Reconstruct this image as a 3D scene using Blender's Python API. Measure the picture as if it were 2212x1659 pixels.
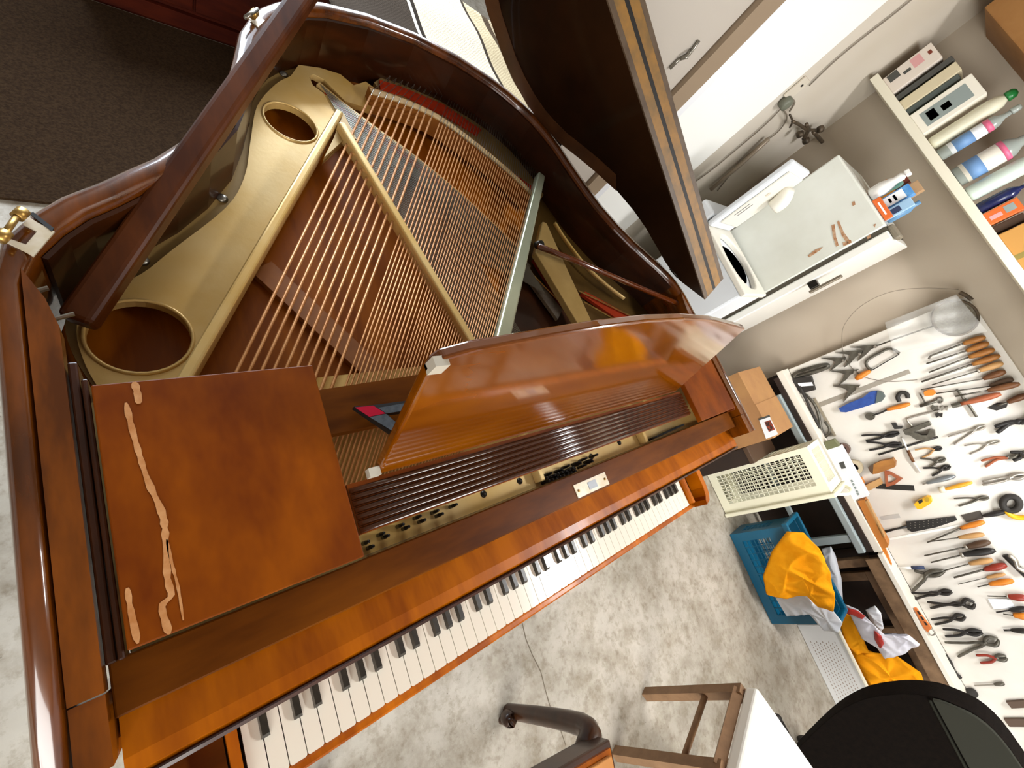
import bpy, bmesh, math, random
import numpy as np
from mathutils import Vector, Matrix
from mathutils.geometry import tessellate_polygon
random.seed(7)
for o in list(bpy.data.objects): bpy.data.objects.remove(o)
SC = bpy.context.scene
COL = SC.collection
# ------------------------------------------------------------------ camera
# world: X along the keyboard (bass to treble), Y towards the piano's tail, Z up, floor z = 0
FPX, CX, CY = 917.76, 1106.0, 829.5
RV = (2.60892549, -0.368997283, 0.940428635)
CAM = Vector((-0.0422, 0.2409, 1.5366))
_th = math.sqrt(sum(a * a for a in RV))
RM = Matrix.Rotation(_th, 3, Vector(RV).normalized())        # world -> camera (x right, y down, z forward)
cd = bpy.data.cameras.new('camera'); cam = bpy.data.objects.new('camera', cd); COL.objects.link(cam)
cd.sensor_fit = 'HORIZONTAL'; cd.sensor_width = 36.0; cd.lens = FPX / 2212 * 36.0
cd.clip_start = 0.02; cd.clip_end = 100
_m = Matrix((RM[0], -Vector(RM[1]), -Vector(RM[2]))).transposed().to_4x4()
_m.translation = CAM
cam.matrix_world = _m
SC.camera = cam
def at(u, v, ax, val):
    """point of the plane ax = val that is seen at photo position (u, v)"""
    d = RM.transposed() @ Vector((u - CX, v - CY, FPX))
    i = 'xyz'.index(ax)
    return CAM + d * ((val - CAM[i]) / d[i])
# ------------------------------------------------------------------ light
w = bpy.data.worlds.new('world'); SC.world = w; w.use_nodes = True
w.node_tree.nodes['Background'].inputs[0].default_value = (0.96, 0.98, 1.0, 1)
w.node_tree.nodes['Background'].inputs[1].default_value = 0.5
SC.view_settings.view_transform = 'Standard'; SC.view_settings.look = 'None'
SC.view_settings.exposure = 0.5; SC.view_settings.gamma = 1.0; SC.view_settings.use_curve_mapping = False
def area(name, loc, target, sx, sy, power, col):
    l = bpy.data.lights.new(name, 'AREA'); l.shape = 'RECTANGLE'; l.size = sx; l.size_y = sy
    l.energy = power; l.color = col
    o = bpy.data.objects.new(name, l); COL.objects.link(o); o.location = loc
    o.rotation_euler = (Vector(target) - Vector(loc)).to_track_quat('-Z', 'Y').to_euler()
    return o
area('daylight_garage_door', (0.75, 3.6, 1.75), (0.75, 0, 1.0), 2.2, 1.3, 140, (0.78, 0.88, 1.0))
area('daylight_side_door', (-1.0, -2.9, 1.6), (1.6, 0.2, 0.7), 2.6, 2.0, 120, (1.0, 0.99, 0.95))
# ------------------------------------------------------------------ helpers
def srgb(h, a=1.0):
    h = h.lstrip('#'); r = []
    for i in (0, 2, 4):
        c = int(h[i:i + 2], 16) / 255.0
        r.append(c / 12.92 if c <= 0.04045 else ((c + 0.055) / 1.055) ** 2.4)
    return (*r, a)
MATS = {}
def mat(name, col, rough=0.5, metal=0.0, spec=0.5, col2=None, scale=8.0, stretch=(1, 1, 1), bump=0.0, bscale=None,
        detail=4.0, lo=0.35, hi=0.65, coat=0.0, alpha=1.0, trans=0.0, emit=0.0, extra=None):
    if name in MATS: return MATS[name]
    m = bpy.data.materials.new(name); m.use_nodes = True; MATS[name] = m
    n, l = m.node_tree.nodes, m.node_tree.links
    b = n['Principled BSDF']
    c1 = srgb(col)
    b.inputs['Base Color'].default_value = c1; b.inputs['Roughness'].default_value = rough
    b.inputs['Metallic'].default_value = metal; b.inputs['Specular IOR Level'].default_value = spec
    b.inputs['Coat Weight'].default_value = coat; b.inputs['Coat Roughness'].default_value = 0.08
    b.inputs['Alpha'].default_value = alpha; b.inputs['Transmission Weight'].default_value = trans
    if emit: b.inputs['Emission Color'].default_value = c1; b.inputs['Emission Strength'].default_value = emit
    tc = n.new('ShaderNodeTexCoord'); mp = n.new('ShaderNodeMapping'); mp.inputs['Scale'].default_value = stretch
    l.new(tc.outputs['Object'], mp.inputs['Vector'])
    if col2:
        nz = n.new('ShaderNodeTexNoise'); nz.inputs['Scale'].default_value = scale; nz.inputs['Detail'].default_value = detail
        nz.inputs['Roughness'].default_value = 0.6
        l.new(mp.outputs[0], nz.inputs['Vector'])
        cr = n.new('ShaderNodeValToRGB'); cr.color_ramp.elements[0].position = lo; cr.color_ramp.elements[1].position = hi
        cr.color_ramp.elements[0].color = c1; cr.color_ramp.elements[1].color = srgb(col2)
        l.new(nz.outputs['Fac'], cr.inputs[0]); l.new(cr.outputs[0], b.inputs['Base Color'])
        m['ramp'] = cr.name
    if bump:
        nb = n.new('ShaderNodeTexNoise'); nb.inputs['Scale'].default_value = bscale or scale * 3; nb.inputs['Detail'].default_value = 3
        l.new(mp.outputs[0], nb.inputs['Vector'])
        bp = n.new('ShaderNodeBump'); bp.inputs['Strength'].default_value = bump; bp.inputs['Distance'].default_value = 0.01
        l.new(nb.outputs['Fac'], bp.inputs['Height']); l.new(bp.outputs[0], b.inputs['Normal'])
    if extra: extra(m, n, l, b, mp)
    return m
def tag(o, label=None, cat=None, group=None, kind=None):
    if label: o['label'] = label
    if cat: o['category'] = cat
    if group: o['group'] = group
    if kind: o['kind'] = kind
    return o
def thing(name, loc, label, cat, group=None):
    o = bpy.data.objects.new(name, None); COL.objects.link(o); o.location = loc; o.empty_display_size = 0.05
    return tag(o, label, cat, group)
def root_loc(p):
    v = Vector((0, 0, 0))
    while p: v += p.location; p = p.parent
    return v
def mesh(name, V, F, m, parent=None, smooth=False, at_loc=None):
    me = bpy.data.meshes.new(name)
    V = [Vector(v) for v in V]
    if parent is not None: org = root_loc(parent); loc = Vector((0, 0, 0))
    else:
        if at_loc is not None: org = Vector(at_loc)
        else:
            lo = Vector((min(v.x for v in V), min(v.y for v in V), min(v.z for v in V))); hi = Vector((max(v.x for v in V), max(v.y for v in V), max(v.z for v in V)))
            org = Vector(((lo.x + hi.x) / 2, (lo.y + hi.y) / 2, lo.z))
        loc = org
    me.from_pydata([tuple(v - org) for v in V], [], F)
    me.validate(); me.update()
    bm = bmesh.new(); bm.from_mesh(me); bmesh.ops.recalc_face_normals(bm, faces=bm.faces); bm.to_mesh(me); bm.free()
    o = bpy.data.objects.new(name, me); COL.objects.link(o); o.location = loc
    me.materials.append(MATS[m] if isinstance(m, str) else m)
    if parent is not None: o.parent = parent
    if smooth:
        for p in me.polygons: p.use_smooth = True
    return o
class G:
    """collects verts and faces of one piece"""
    def __init__(s): s.V = []; s.F = []
    def add(s, V, F):
        b = len(s.V); s.V += [Vector(v) for v in V]; s.F += [tuple(i + b for i in f) for f in F]; return s
    def box(s, lo, hi, M=None, c=0.0):
        x0, y0, z0 = lo; x1, y1, z1 = hi
        if c:
            # chamfered box: bevel through bmesh
            bm = bmesh.new(); bmesh.ops.create_cube(bm, size=1.0)
            for v in bm.verts: v.co = Vector(((x0 + x1) / 2 + v.co.x * (x1 - x0), (y0 + y1) / 2 + v.co.y * (y1 - y0), (z0 + z1) / 2 + v.co.z * (z1 - z0)))
            bmesh.ops.bevel(bm, geom=bm.edges[:], offset=c, segments=2, affect='EDGES', profile=0.5)
            bm.verts.ensure_lookup_table(); bm.verts.index_update()
            V = [v.co.copy() for v in bm.verts]; F = [[v.index for v in f.verts] for f in bm.faces]; bm.free()
        else:
            V = [Vector(p) for p in ((x0, y0, z0), (x1, y0, z0), (x1, y1, z0), (x0, y1, z0), (x0, y0, z1), (x1, y0, z1), (x1, y1, z1), (x0, y1, z1))]
            F = [(0, 3, 2, 1), (4, 5, 6, 7), (0, 1, 5, 4), (1, 2, 6, 5), (2, 3, 7, 6), (3, 0, 4, 7)]
        if M: V = [M @ v for v in V]
        return s.add(V, F)
    def prism(s, pts, off, holes=()):
        """pts: 3d polygon, off: extrusion vector, holes: list of 3d loops"""
        loops = [[Vector(p) for p in pts]] + [[Vector(p) for p in h] for h in holes]; off = Vector(off)
        flat = [p for lp in loops for p in lp]; n = len(flat)
        tri = tessellate_polygon(loops)
        V = flat + [p + off for p in flat]
        F = [tuple(t) for t in tri] + [tuple(i + n for i in reversed(t)) for t in tri]
        k = 0
        for lp in loops:
            m = len(lp)
            for i in range(m):
                a, b = k + i, k + (i + 1) % m
                F.append((a, b, b + n, a + n))
            k += m
        return s.add(V, F)
    def tube(s, pts, r, seg=8, cap=True, flat=None, closed=False):
        pts = [Vector(p) for p in pts]; n = len(pts)
        if not hasattr(r, '__len__'): r = [r] * n
        V = []; F = []; prev = None
        for i, p in enumerate(pts):
            if closed: t = (pts[(i + 1) % n] - pts[i - 1])
            else: t = (pts[min(i + 1, n - 1)] - pts[max(i - 1, 0)])
            t.normalize()
            if flat is not None: a = Vector(flat)
            elif prev is None: a = Vector((0, 0, 1)) if abs(t.z) < .9 else Vector((1, 0, 0))
            else: a = prev
            a = (a - t * a.dot(t))
            if a.length < 1e-6: a = t.orthogonal()
            a.normalize(); prev = a; b = t.cross(a)
            ra, rb = (r[i] if isinstance(r[i], tuple) else (r[i], r[i]))
            for k in range(seg):
                g = 2 * math.pi * (k + .5) / seg
                V.append(p + a * (math.cos(g) * ra) + b * (math.sin(g) * rb))
        m = n if closed else n - 1
        for i in range(m):
            for k in range(seg):
                j = (i + 1) % n
                F.append((i * seg + k, i * seg + (k + 1) % seg, j * seg + (k + 1) % seg, j * seg + k))
        if cap and not closed:
            F.append(tuple(range(seg - 1, -1, -1))); F.append(tuple((n - 1) * seg + k for k in range(seg)))
        return s.add(V, F)
    def lathe(s, prof, o, ax=(0, 0, 1), seg=16):
        """prof: list of (radius, height) along ax from o"""
        ax = Vector(ax).normalized(); a = ax.orthogonal().normalized(); b = ax.cross(a); o = Vector(o)
        V = []; F = []
        for r, h in prof:
            for k in range(seg):
                g = 2 * math.pi * k / seg
                V.append(o + ax * h + (a * math.cos(g) + b * math.sin(g)) * max(r, 1e-5))
        for i in range(len(prof) - 1):
            for k in range(seg): F.append((i * seg + k, i * seg + (k + 1) % seg, (i + 1) * seg + (k + 1) % seg, (i + 1) * seg + k))
        F.append(tuple(range(seg - 1, -1, -1))); F.append(tuple((len(prof) - 1) * seg + k for k in range(seg)))
        return s.add(V, F)
    def grid(s, fn, nu, nv):
        V = [fn(i / nu, j / nv) for i in range(nu + 1) for j in range(nv + 1)]
        F = [(i * (nv + 1) + j, (i + 1) * (nv + 1) + j, (i + 1) * (nv + 1) + j + 1, i * (nv + 1) + j + 1) for i in range(nu) for j in range(nv)]
        return s.add(V, F)
    def out(s, name, m, parent=None, smooth=False, **k): return mesh(name, s.V, s.F, m, parent, smooth, **k)
def copy_tree(o, parent=None):
    c = o.copy(); COL.objects.link(c); c.parent = parent
    for ch in list(o.children): copy_tree(ch, c)
    return c
def smooth_pts(P, n=6, closed=False):
    """Catmull-Rom through points"""
    P = [Vector(p) for p in P]; N = len(P); R = []
    for i in range(N if closed else N - 1):
        if closed: a, b, c, d = P[i - 1], P[i], P[(i + 1) % N], P[(i + 2) % N]
        else: a, b, c, d = P[max(i - 1, 0)], P[i], P[i + 1], P[min(i + 2, N - 1)]
        for k in range(n):
            t = k / n
            R.append(0.5 * ((2 * b) + (c - a) * t + (2 * a - 5 * b + 4 * c - d) * t * t + (3 * b - a - 3 * c + d) * t ** 3))
    if not closed: R.append(P[-1])
    return R
# ------------------------------------------------------------------ materials of the piano
mat('walnut', '#602700', 0.42, col2='#844000', spec=.15, scale=6, stretch=(2.2, 1, 1), coat=0.0, bump=0.02, bscale=60)
mat('walnut_arm', '#4a2100', 0.24, col2='#783c04', spec=.3, scale=9, stretch=(3, .7, 3), coat=0.5, bump=0.02, bscale=80)
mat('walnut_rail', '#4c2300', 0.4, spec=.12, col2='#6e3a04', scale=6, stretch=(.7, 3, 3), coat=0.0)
mat('walnut_rim', '#3e1a00', 0.22, col2='#6a3404', spec=.4, scale=9, stretch=(3, .7, 3), coat=1.0)
mat('walnut_fall', '#8a4200', 0.34, spec=.2, col2='#b66200', scale=14, stretch=(1.6, .35, .35), coat=0.1)
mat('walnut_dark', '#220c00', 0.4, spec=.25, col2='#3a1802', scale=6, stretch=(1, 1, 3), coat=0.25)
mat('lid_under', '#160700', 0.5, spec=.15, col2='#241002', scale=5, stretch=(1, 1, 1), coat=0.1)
mat('lid_edge', '#8c642c', 0.5, col2='#6a5230', scale=16, stretch=(1, 1, 1))
mat('lid_edge_grey', '#5a4a3a', 0.5, col2='#473626', scale=20)
mat('desk_wood', '#5c2a00', 0.10, col2='#7c4202', scale=4, stretch=(.6, 2, 2), coat=0.7)
mat('ivory', '#e9e4d6', 0.16, coat=0.4, spec=0.5)
mat('ebony', '#15110c', 0.32, col2='#2a241a', scale=90, coat=0.2)
mat('gold', '#d0a85a', 0.30, metal=0.3, col2='#dec084', scale=5, bump=0.02, bscale=120)
mat('gold_dark', '#9a7c46', 0.42, metal=0.3, col2='#ab8d54', scale=8)
mat('soundboard', '#7c3e00', 0.4, spec=.2, col2='#a05806', scale=7, stretch=(3, .5, 1))
mat('rib_wood', '#a5672a', 0.5, col2='#8c5420', scale=10)
mat('copper', '#c68c54', 0.4, metal=0.35, col2='#b0733c', scale=40)
mat('steel', '#9a968c', 0.3, metal=0.9)
mat('steel_dark', '#33302c', 0.35, metal=0.8)
mat('blued', '#191512', 0.25, metal=0.6)
mat('felt_red', '#c03a18', 0.95, spec=0.1, col2='#a52c12', scale=60)
mat('felt_crimson', '#b01c34', 0.95, spec=0.1)
mat('felt_grey', '#5e6468', 0.95, spec=0.1, col2='#4c5256', scale=80)
mat('bridge_cap', '#c9ab78', 0.55, col2='#b08c58', scale=30)
mat('bridge_wood', '#8a5218', 0.5)
mat('brass', '#b8924e', 0.35, metal=0.8, col2='#8f6e38', scale=30)
mat('brass_pale', '#d6ccba', 0.4, metal=0.2, col2='#c2b294', scale=30)
mat('reed', '#3c1c0a', 0.18, coat=1.0, spec=0.7)
mat('stain', '#a86a34', 0.5, col2='#c08a58', scale=60)
mat('black_cavity', '#0a0604', 0.6)

XM = 0.611
piano = thing('grand_piano', (XM, 0.7, 0.0), 'brown walnut baby grand piano with symmetric winged case and open lid', 'piano')
def mir(p): return (2 * XM - p[0],) + tuple(p[1:])
# ---- case rim
outL = [(-.147, .147), (-.147, .40), (-.147, .63), (-.138, .685), (-.113, .725), (-.087, .755), (-.054, .783), (-.022, .813), (.009, .841), (.055, .895),
        (.10, .965), (.13, 1.04), (.151, 1.105), (.172, 1.18), (.2, 1.239), (.224, 1.278), (.261, 1.319), (.31, 1.357), (.363, 1.386), (.477, 1.423)]
path = outL + [(XM, 1.437)] + [mir(p) for p in reversed(outL)]
def offs(P, d):
    R = []
    for i, p in enumerate(P):
        a = Vector(P[max(i - 1, 0)]); b = Vector(P[min(i + 1, len(P) - 1)]); t = (b - a).normalized()
        k = d(i) if callable(d) else d
        R.append((p[0] + t.y * k, p[1] - t.x * k))
    return R
NP = len(path)
thick = lambda i: .023 if (i < 3 or i > NP - 4) else .030
inn = offs(path, thick)
prof = [(0, .68), (0, .944), (.10, .951), (.3, .955), (.7, .955), (.9, .952), (1, .945), (1, .68)]
g = G(); V = []; F = []
for i in range(NP):
    for t, z in prof: V.append((path[i][0] * (1 - t) + inn[i][0] * t, path[i][1] * (1 - t) + inn[i][1] * t, z))
k = len(prof)
for i in range(NP - 1):
    for j in range(k): F.append((i * k + j, i * k + (j + 1) % k, (i + 1) * k + (j + 1) % k, (i + 1) * k + j))
F += [tuple(range(k)), tuple((NP - 1) * k + j for j in range(k - 1, -1, -1))]
rim = mesh('rim', V, F, 'walnut_rim', piano, True)
# dark inner lining of the rim
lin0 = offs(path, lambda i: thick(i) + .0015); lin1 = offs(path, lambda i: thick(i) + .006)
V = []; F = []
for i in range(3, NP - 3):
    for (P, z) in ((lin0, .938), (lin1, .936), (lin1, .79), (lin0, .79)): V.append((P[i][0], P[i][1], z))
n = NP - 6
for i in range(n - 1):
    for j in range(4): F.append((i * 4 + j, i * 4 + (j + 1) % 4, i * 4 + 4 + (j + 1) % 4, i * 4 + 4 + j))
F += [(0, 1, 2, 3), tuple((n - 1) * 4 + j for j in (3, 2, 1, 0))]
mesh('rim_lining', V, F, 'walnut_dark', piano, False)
sb = [(-.10, .34, .785)] + [(p[0], p[1], .785) for p in lin0[2:-2]] + [(1.322, .34, .785)]
G().prism(sb, (0, 0, .012)).out('soundboard', 'soundboard', piano)
for (a, b, wd) in (((565, 575), (860, 850), .022),):
    p0, p1 = at(*a, 'z', .81), at(*b, 'z', .81); d = (p1 - p0).normalized(); s = Vector((-d.y, d.x, 0)) * wd
    G().prism([p0 - s, p1 - s, p1 + s, p0 + s], (0, 0, -.012)).out('soundboard_bar', 'rib_wood', piano)
# ---- arms: plank beside the moulded rim, front blocks
for sgn in (0, 1):
    f = (lambda p: p) if sgn == 0 else mir
    pl = [f(p) for p in ((-.1235, .206, .925), (-.1, .206, .925), (-.1, .575, .925), (-.108, .61, .925), (-.1235, .648, .925))]
    G().prism(pl, (0, 0, .029)).out('arm_plank', 'walnut_arm', piano)
    fb = [f(p) for p in ((-.1235, .1475, .69), (-.1, .1475, .69), (-.1, .2045, .69), (-.1235, .2045, .69))]
    G().prism(fb, (0, 0, .262)).out('arm_block', 'walnut_arm', piano)
    for (x0, x1, y1, z1) in ((-.0985, -.0905, .535, .9465), (-.0895, -.0840, .512, .951)):
        a, b = f((x0, 0)), f((x1, 0)); lo, hi = min(a[0], b[0]), max(a[0], b[0])
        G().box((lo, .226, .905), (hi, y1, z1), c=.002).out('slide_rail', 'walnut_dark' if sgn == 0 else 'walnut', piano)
# ---- keyboard
G().box((-.10, -.02, .60), (1.322, .28, .655)).out('keybed', 'walnut_dark', piano)
G().box((-.105, -.0195, .63), (1.327, -.004, .703), c=.004).out('key_slip', 'walnut_fall', piano)
WP = .0235
wk = G()
rr = .0032; hw = .0111
out = []
for (cx_, sy) in ((-hw + rr, 1), (hw - rr, 1)):
    for q in range(5):
        a = math.pi + q * math.pi / 8 if cx_ < 0 else 1.5 * math.pi + q * math.pi / 8
        out.append((cx_ + rr * math.cos(a), rr + .0 + rr * math.sin(a), .700))
out += [(hw, .155, .700), (-hw, .155, .700)]
wk.prism(out, (0, 0, .020))
base = None
for i in range(52):
    if base is None:
        base = mesh('white_key', [v + Vector((WP * .5, 0, 0)) for v in wk.V], wk.F, 'ivory', piano); base['label'] = 'glossy ivory white key'
    else:
        o = base.copy(); o['label'] = 'glossy ivory white key'; COL.objects.link(o); o.location = (WP * i, 0, 0)
bk = G()
x0, x1 = -.0057, .0057
bk.add([(x0, .0505, .7205), (x1, .0505, .7205), (x1, .15, .7205), (x0, .15, .7205),
        (x0 + .0012, .0565, .7310), (x1 - .0012, .0565, .7310), (x1 - .0012, .15, .7325), (x0 + .0012, .15, .7325),
        (x0 + .0004, .0515, .7255), (x1 - .0004, .0515, .7255)],
       [(0, 3, 2, 1), (4, 5, 6, 7), (0, 1, 9, 8), (8, 9, 5, 4), (1, 2, 6, 5, 9), (2, 3, 7, 6), (3, 0, 8, 4, 7)])
base = None
for i in range(51):
    nt = (i + 5) % 7                      # 0 = C ... white key left of the boundary
    if nt in (2, 6): continue
    dx = {0: -.002, 1: .002, 3: -.003, 4: 0, 5: .003}[nt]
    x = WP * (i + 1) + dx
    if base is None:
        base = mesh('black_key', [v + Vector((x, 0, 0)) for v in bk.V], bk.F, 'ebony', piano); base['label'] = 'worn black key'; bx0 = x
    else:
        o = base.copy(); COL.objects.link(o); o.location = (x - bx0, 0, 0)
for f in ((lambda p: p), mir):
    st = [f(p) for p in ((-.004, .002, .70), (-.016, .002, .70), (-.018, .14, .70), (-.004, .14, .70))]
    G().prism(st, (0, 0, .034)).out('key_block', 'walnut_fall', piano)
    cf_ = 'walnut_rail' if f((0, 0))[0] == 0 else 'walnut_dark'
    ck = [f(p) for p in ((-.019, .14, .64), (-.019, -.012, .64), (-.06, -.020, .64), (-.080, -.014, .64), (-.093, .004, .64), (-.099, .03, .64), (-.105, .14, .64))]
    G().prism(ck, (0, 0, .058)).out('cheek_floor', cf_, piano)
    c2 = [f(p) for p in ((-.082, .14, .66), (-.078, .03, .66), (-.07, .004, .66), (-.06, -.006, .66), (-.055, -.021, .66), (-.080, -.014, .66), (-.0945, .004, .66), (-.1005, .03, .66), (-.107, .14, .66))]
    G().prism(c2, (0, 0, .085)).out('cheek', 'walnut_fall', piano)
fp = [(.190, .893), (.165, .897), (.140, .901), (.125, .9005), (.118, .893), (.121, .886), (.130, .884), (.150, .893), (.165, .87), (.165, .725), (.190, .725)]
G().prism([(-.0985, y, z) for y, z in fp], (1.419, 0, 0)).out('fallboard', 'walnut_fall', piano)
G().prism([(-.0985, y, z) for y, z in ((.1175, .8935), (.1205, .8995), (.1185, .9015), (.1145, .8985), (.1135, .8925), (.1150, .8875), (.1195, .8860))], (1.419, 0, 0)).out('fallboard_bead', 'walnut_dark', piano)
G().box((-.0985, .1785, .9145), (1.3205, .2285, .9265), c=.002).out('front_rail', 'walnut_rail', piano)
lp = G().box((.562, .1825, .9267), (.662, .2085, .9283)).out('lock_plate', 'brass_pale', piano)
G().box((.600, .188, .9284), (.626, .203, .9292)).out('plate_window', mat('plate_blue', '#aeb6c0', .4), lp)
for x in (.570, .654): G().lathe([(.0028, 0), (.0028, .001), (.001, .0016)], (x, .1955, .9284), seg=8).out('screw', 'brass', lp)
# ---- music desk with its side shelves and reeded front
for f, w_ in (((lambda p: p), 'walnut'), (mir, 'walnut')):
    a, b = f((-.082, 0)), f((.142, 0)); lo, hi = min(a[0], b[0]), max(a[0], b[0])
    sh = G().box((lo, .2315, .943), (hi, .501, .957), c=.0015).out('side_shelf', w_, piano)
    if f((0, 0))[0] == 0:
        def stn(px, wd):
            P = [at(u, v, 'z', .9574) for u, v in px]; P = smooth_pts(P, 4); L = []; Rr = []
            for i, p in enumerate(P):
                t = (P[min(i + 1, len(P) - 1)] - P[max(i - 1, 0)]).normalized(); s = Vector((-t.y, t.x, 0))
                ww = wd * (.7 + .6 * random.random()) * (1 if 0 < i < len(P) - 1 else .4)
                L.append(p + s * ww); Rr.append(p - s * ww)
            G().prism(L + Rr[::-1], (0, 0, .0003)).out('water_stain', 'stain', sh)
        stn([(272, 870), (285, 925), (302, 985), (320, 1040), (345, 1095), (355, 1130), (358, 1180), (362, 1250), (370, 1285), (352, 1305), (352, 1325), (366, 1370)], .0028)
        stn([(360, 1165), (372, 1220), (385, 1270), (396, 1340)], .0012)
        stn([(290, 825), (297, 850), (300, 872)], .003)
        stn([(275, 1270), (283, 1320), (298, 1390)], .0022)
G().box((.1465, .2585, .931), (1.0555, .326, .9475)).out('reed_board', 'walnut', piano)
for i in range(7):
    y = .2635 + i * .0088
    G().tube([(.1475, y, .9475), (1.0545, y, .9475)], (.0040), 10).out('reed', 'reed', piano, True)
D0, D1 = Vector((0, .328, .951)), Vector((0, .393, 1.18))
def dp(x, s): q = D0.lerp(D1, s); return Vector((x, q.y, q.z))
dn = Vector((0, -(D1.z - D0.z), (D1.y - D0.y))).normalized()       # towards the player
def on_desk(u, v):
    d = RM.transposed() @ Vector((u - CX, v - CY, FPX)); t = (D0 - CAM).dot(dn) / d.dot(dn); p = CAM + d * t
    return p.x, (p.z - D0.z) / (D1.z - D0.z)
crest = [on_desk(*q) for q in ((960, 774), (1020, 757), (1100, 742), (1200, 723), (1300, 706), (1400, 693), (1480, 689), (1540, 692), (1590, 703))]
ol = [(.19, 0), (.19, .93), (.193, .965)] + crest + [(1.03, 1.0), (1.03, 0)]
dk = G().prism([dp(*q) for q in ol], dn * -.016).out('music_desk', 'desk_wood', piano)
def bev(o, wd, seg=2):
    b = o.modifiers.new('bevel', 'BEVEL'); b.width = wd; b.segments = seg; b.limit_method = 'ANGLE'; b.angle_limit = .6
    return o
bev(dk, .004, 3)
mat('pad', '#b8b0a0', .4)
G().box((-.009, -.006, -.02), (.009, .006, .002), Matrix.Translation(dp(.199, .99))).out('corner_pad', 'pad', dk)
G().box((-.008, -.006, -.012), (.008, .006, .002), Matrix.Translation(dp(.182, .05))).out('corner_pad', 'pad', dk)
def pz(px, z, dz, name, m, parent=piano, holes=(), **k):
    return G().prism([at(u, v, 'z', z) for u, v in px], (0, 0, dz), holes).out(name, m, parent, **k)
pz([(640, 850), (1320, 745), (1340, 810), (660, 950)], .905, -.018, 'cross_rail', 'walnut_rail')
br = pz([(765, 878), (805, 875), (1000, 850), (1000, 872), (836, 893), (875, 935), (855, 940)], .925, -.012, 'desk_bracket', 'black_cavity')
pz([(767, 880), (806, 876), (833, 893), (798, 900)], .926, -.0008, 'bracket_felt', 'felt_crimson', br)['label'] = 'crimson felt square'
pz([(816, 881), (890, 868), (890, 884), (835, 893)], .926, -.0008, 'bracket_felt', 'felt_grey', br)['label'] = 'grey felt strip'
pz([(799, 901), (834, 894), (866, 921), (856, 936)], .926, -.0008, 'bracket_felt', 'felt_grey', br)['label'] = 'grey felt strip'
# ---- pin field
G().box((-.085, .2305, .845), (1.305, .52, .862)).out('pin_plate', 'gold', piano)
G().box((-.085, .216, .82), (1.305, .2300, .868)).out('pin_plate_lip', 'gold_dark', piano)
tp = None
pins = []
for (u, v) in ((795, 1170), (828, 1152), (805, 1180), (838, 1157), (870, 1133), (882, 1138), (907, 1115), (917, 1123), (945, 1103), (955, 1110), (985, 1090), (975, 1080)): pins.append((u, v))
for i in range(16):
    t = i / 15
    pins.append((1190 + 95 * t + (i % 2) * 4, 1022 - 40 * t + (i % 3) * 6))
    pins.append((1415 + 60 * t, 945 - 27 * t))
    pins.append((1182 + 60 * t, 1032 - 22 * t + (i % 2) * 8))
for u, v in pins:
    p = at(u, v, 'z', .885)
    if tp is None:
        tp = G().lathe([(.0032, 0), (.0032, .015), (.0026, .016), (.0024, .026), (.0016, .027)], (p.x, p.y, .862), seg=8).out('tuning_pin', 'blued', piano, True); tp0 = p
    else:
        o = tp.copy(); COL.objects.link(o); o.location = (p.x - tp0.x, p.y - tp0.y, 0)
for (u, v) in ((1047, 1066), (1125, 1038), (1280, 985), (1340, 955)):
    p = at(u, v, 'z', .866); G().lathe([(.007, 0), (.006, .002), (.002, .004)], (p.x, p.y, .862), seg=12).out('plate_screw', 'steel_dark', piano, True)
for (u, v) in ((1163, 1030), (1390, 948)):
    p = at(u, v, 'z', .88); G().box((p.x, p.y - .01, .8625), (p.x + .012, p.y + .25, .885), c=.002).out('plate_bar', 'gold', piano)
# ---- cast plate
flange = [(205, 840), (160, 770), (140, 700), (165, 640), (230, 590), (300, 545), (420, 462), (488, 395), (510, 330), (523, 250), (560, 188), (608, 148), (640, 133), (650, 160), (636, 172), (596, 186), (556, 234), (543, 306), (530, 383), (489, 452), (373, 544), (304, 596), (192, 655), (178, 700), (195, 770), (225, 835)]
flange = [(v.x, v.y) for v in smooth_pts([(u, v, 0) for u, v in flange[:13]], 4)] + [(v.x, v.y) for v in smooth_pts([(u, v, 0) for u, v in flange[13:]], 4)]
pz(flange, .826, -.012, 'plate_flange', 'gold_dark')
upper = [(220, 850), (185, 790), (165, 715), (190, 652), (304, 592), (371, 540), (487, 449), (528, 381), (541, 304), (555, 230), (595, 182), (628, 164), (645, 140), (690, 146), (735, 160), (764, 184), (790, 176), (812, 192), (800, 236), (745, 218), (700, 172), (676, 160), (668, 166), (676, 184), (708, 208), (742, 244), (400, 850)]
def circ(cx_, cy_, r, z, n=32): return [(cx_ + r * math.cos(6.2832 * i / n), cy_ + r * math.sin(6.2832 * i / n), z) for i in range(n)]
zt = .838
upper = [(v.x, v.y) for v in smooth_pts([(u, v, 0) for u, v in upper[:12]], 4)] + upper[12:]
up = pz(upper, zt, -.014, 'cast_plate', 'gold', holes=[circ(-.033, .622, .0565, zt), circ(.268, 1.122, .0505, zt)])
bev(up, .003, 2)
for c, r in (((-.033, .622), .0585), ((.268, 1.122), .0525)):
    G().tube(circ(*c, r, zt + .0005), .0028, 8, closed=True).out('hole_rim', 'gold', piano, True)
for (u, v) in ((307, 563), (480, 428), (528, 263), (613, 160)):
    p = at(u, v, 'z', .827); G().lathe([(.0095, 0), (.0085, .003), (.004, .0055)], (p.x, p.y, .826), seg=14).out('plate_screw', 'steel', piano, True)
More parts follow.
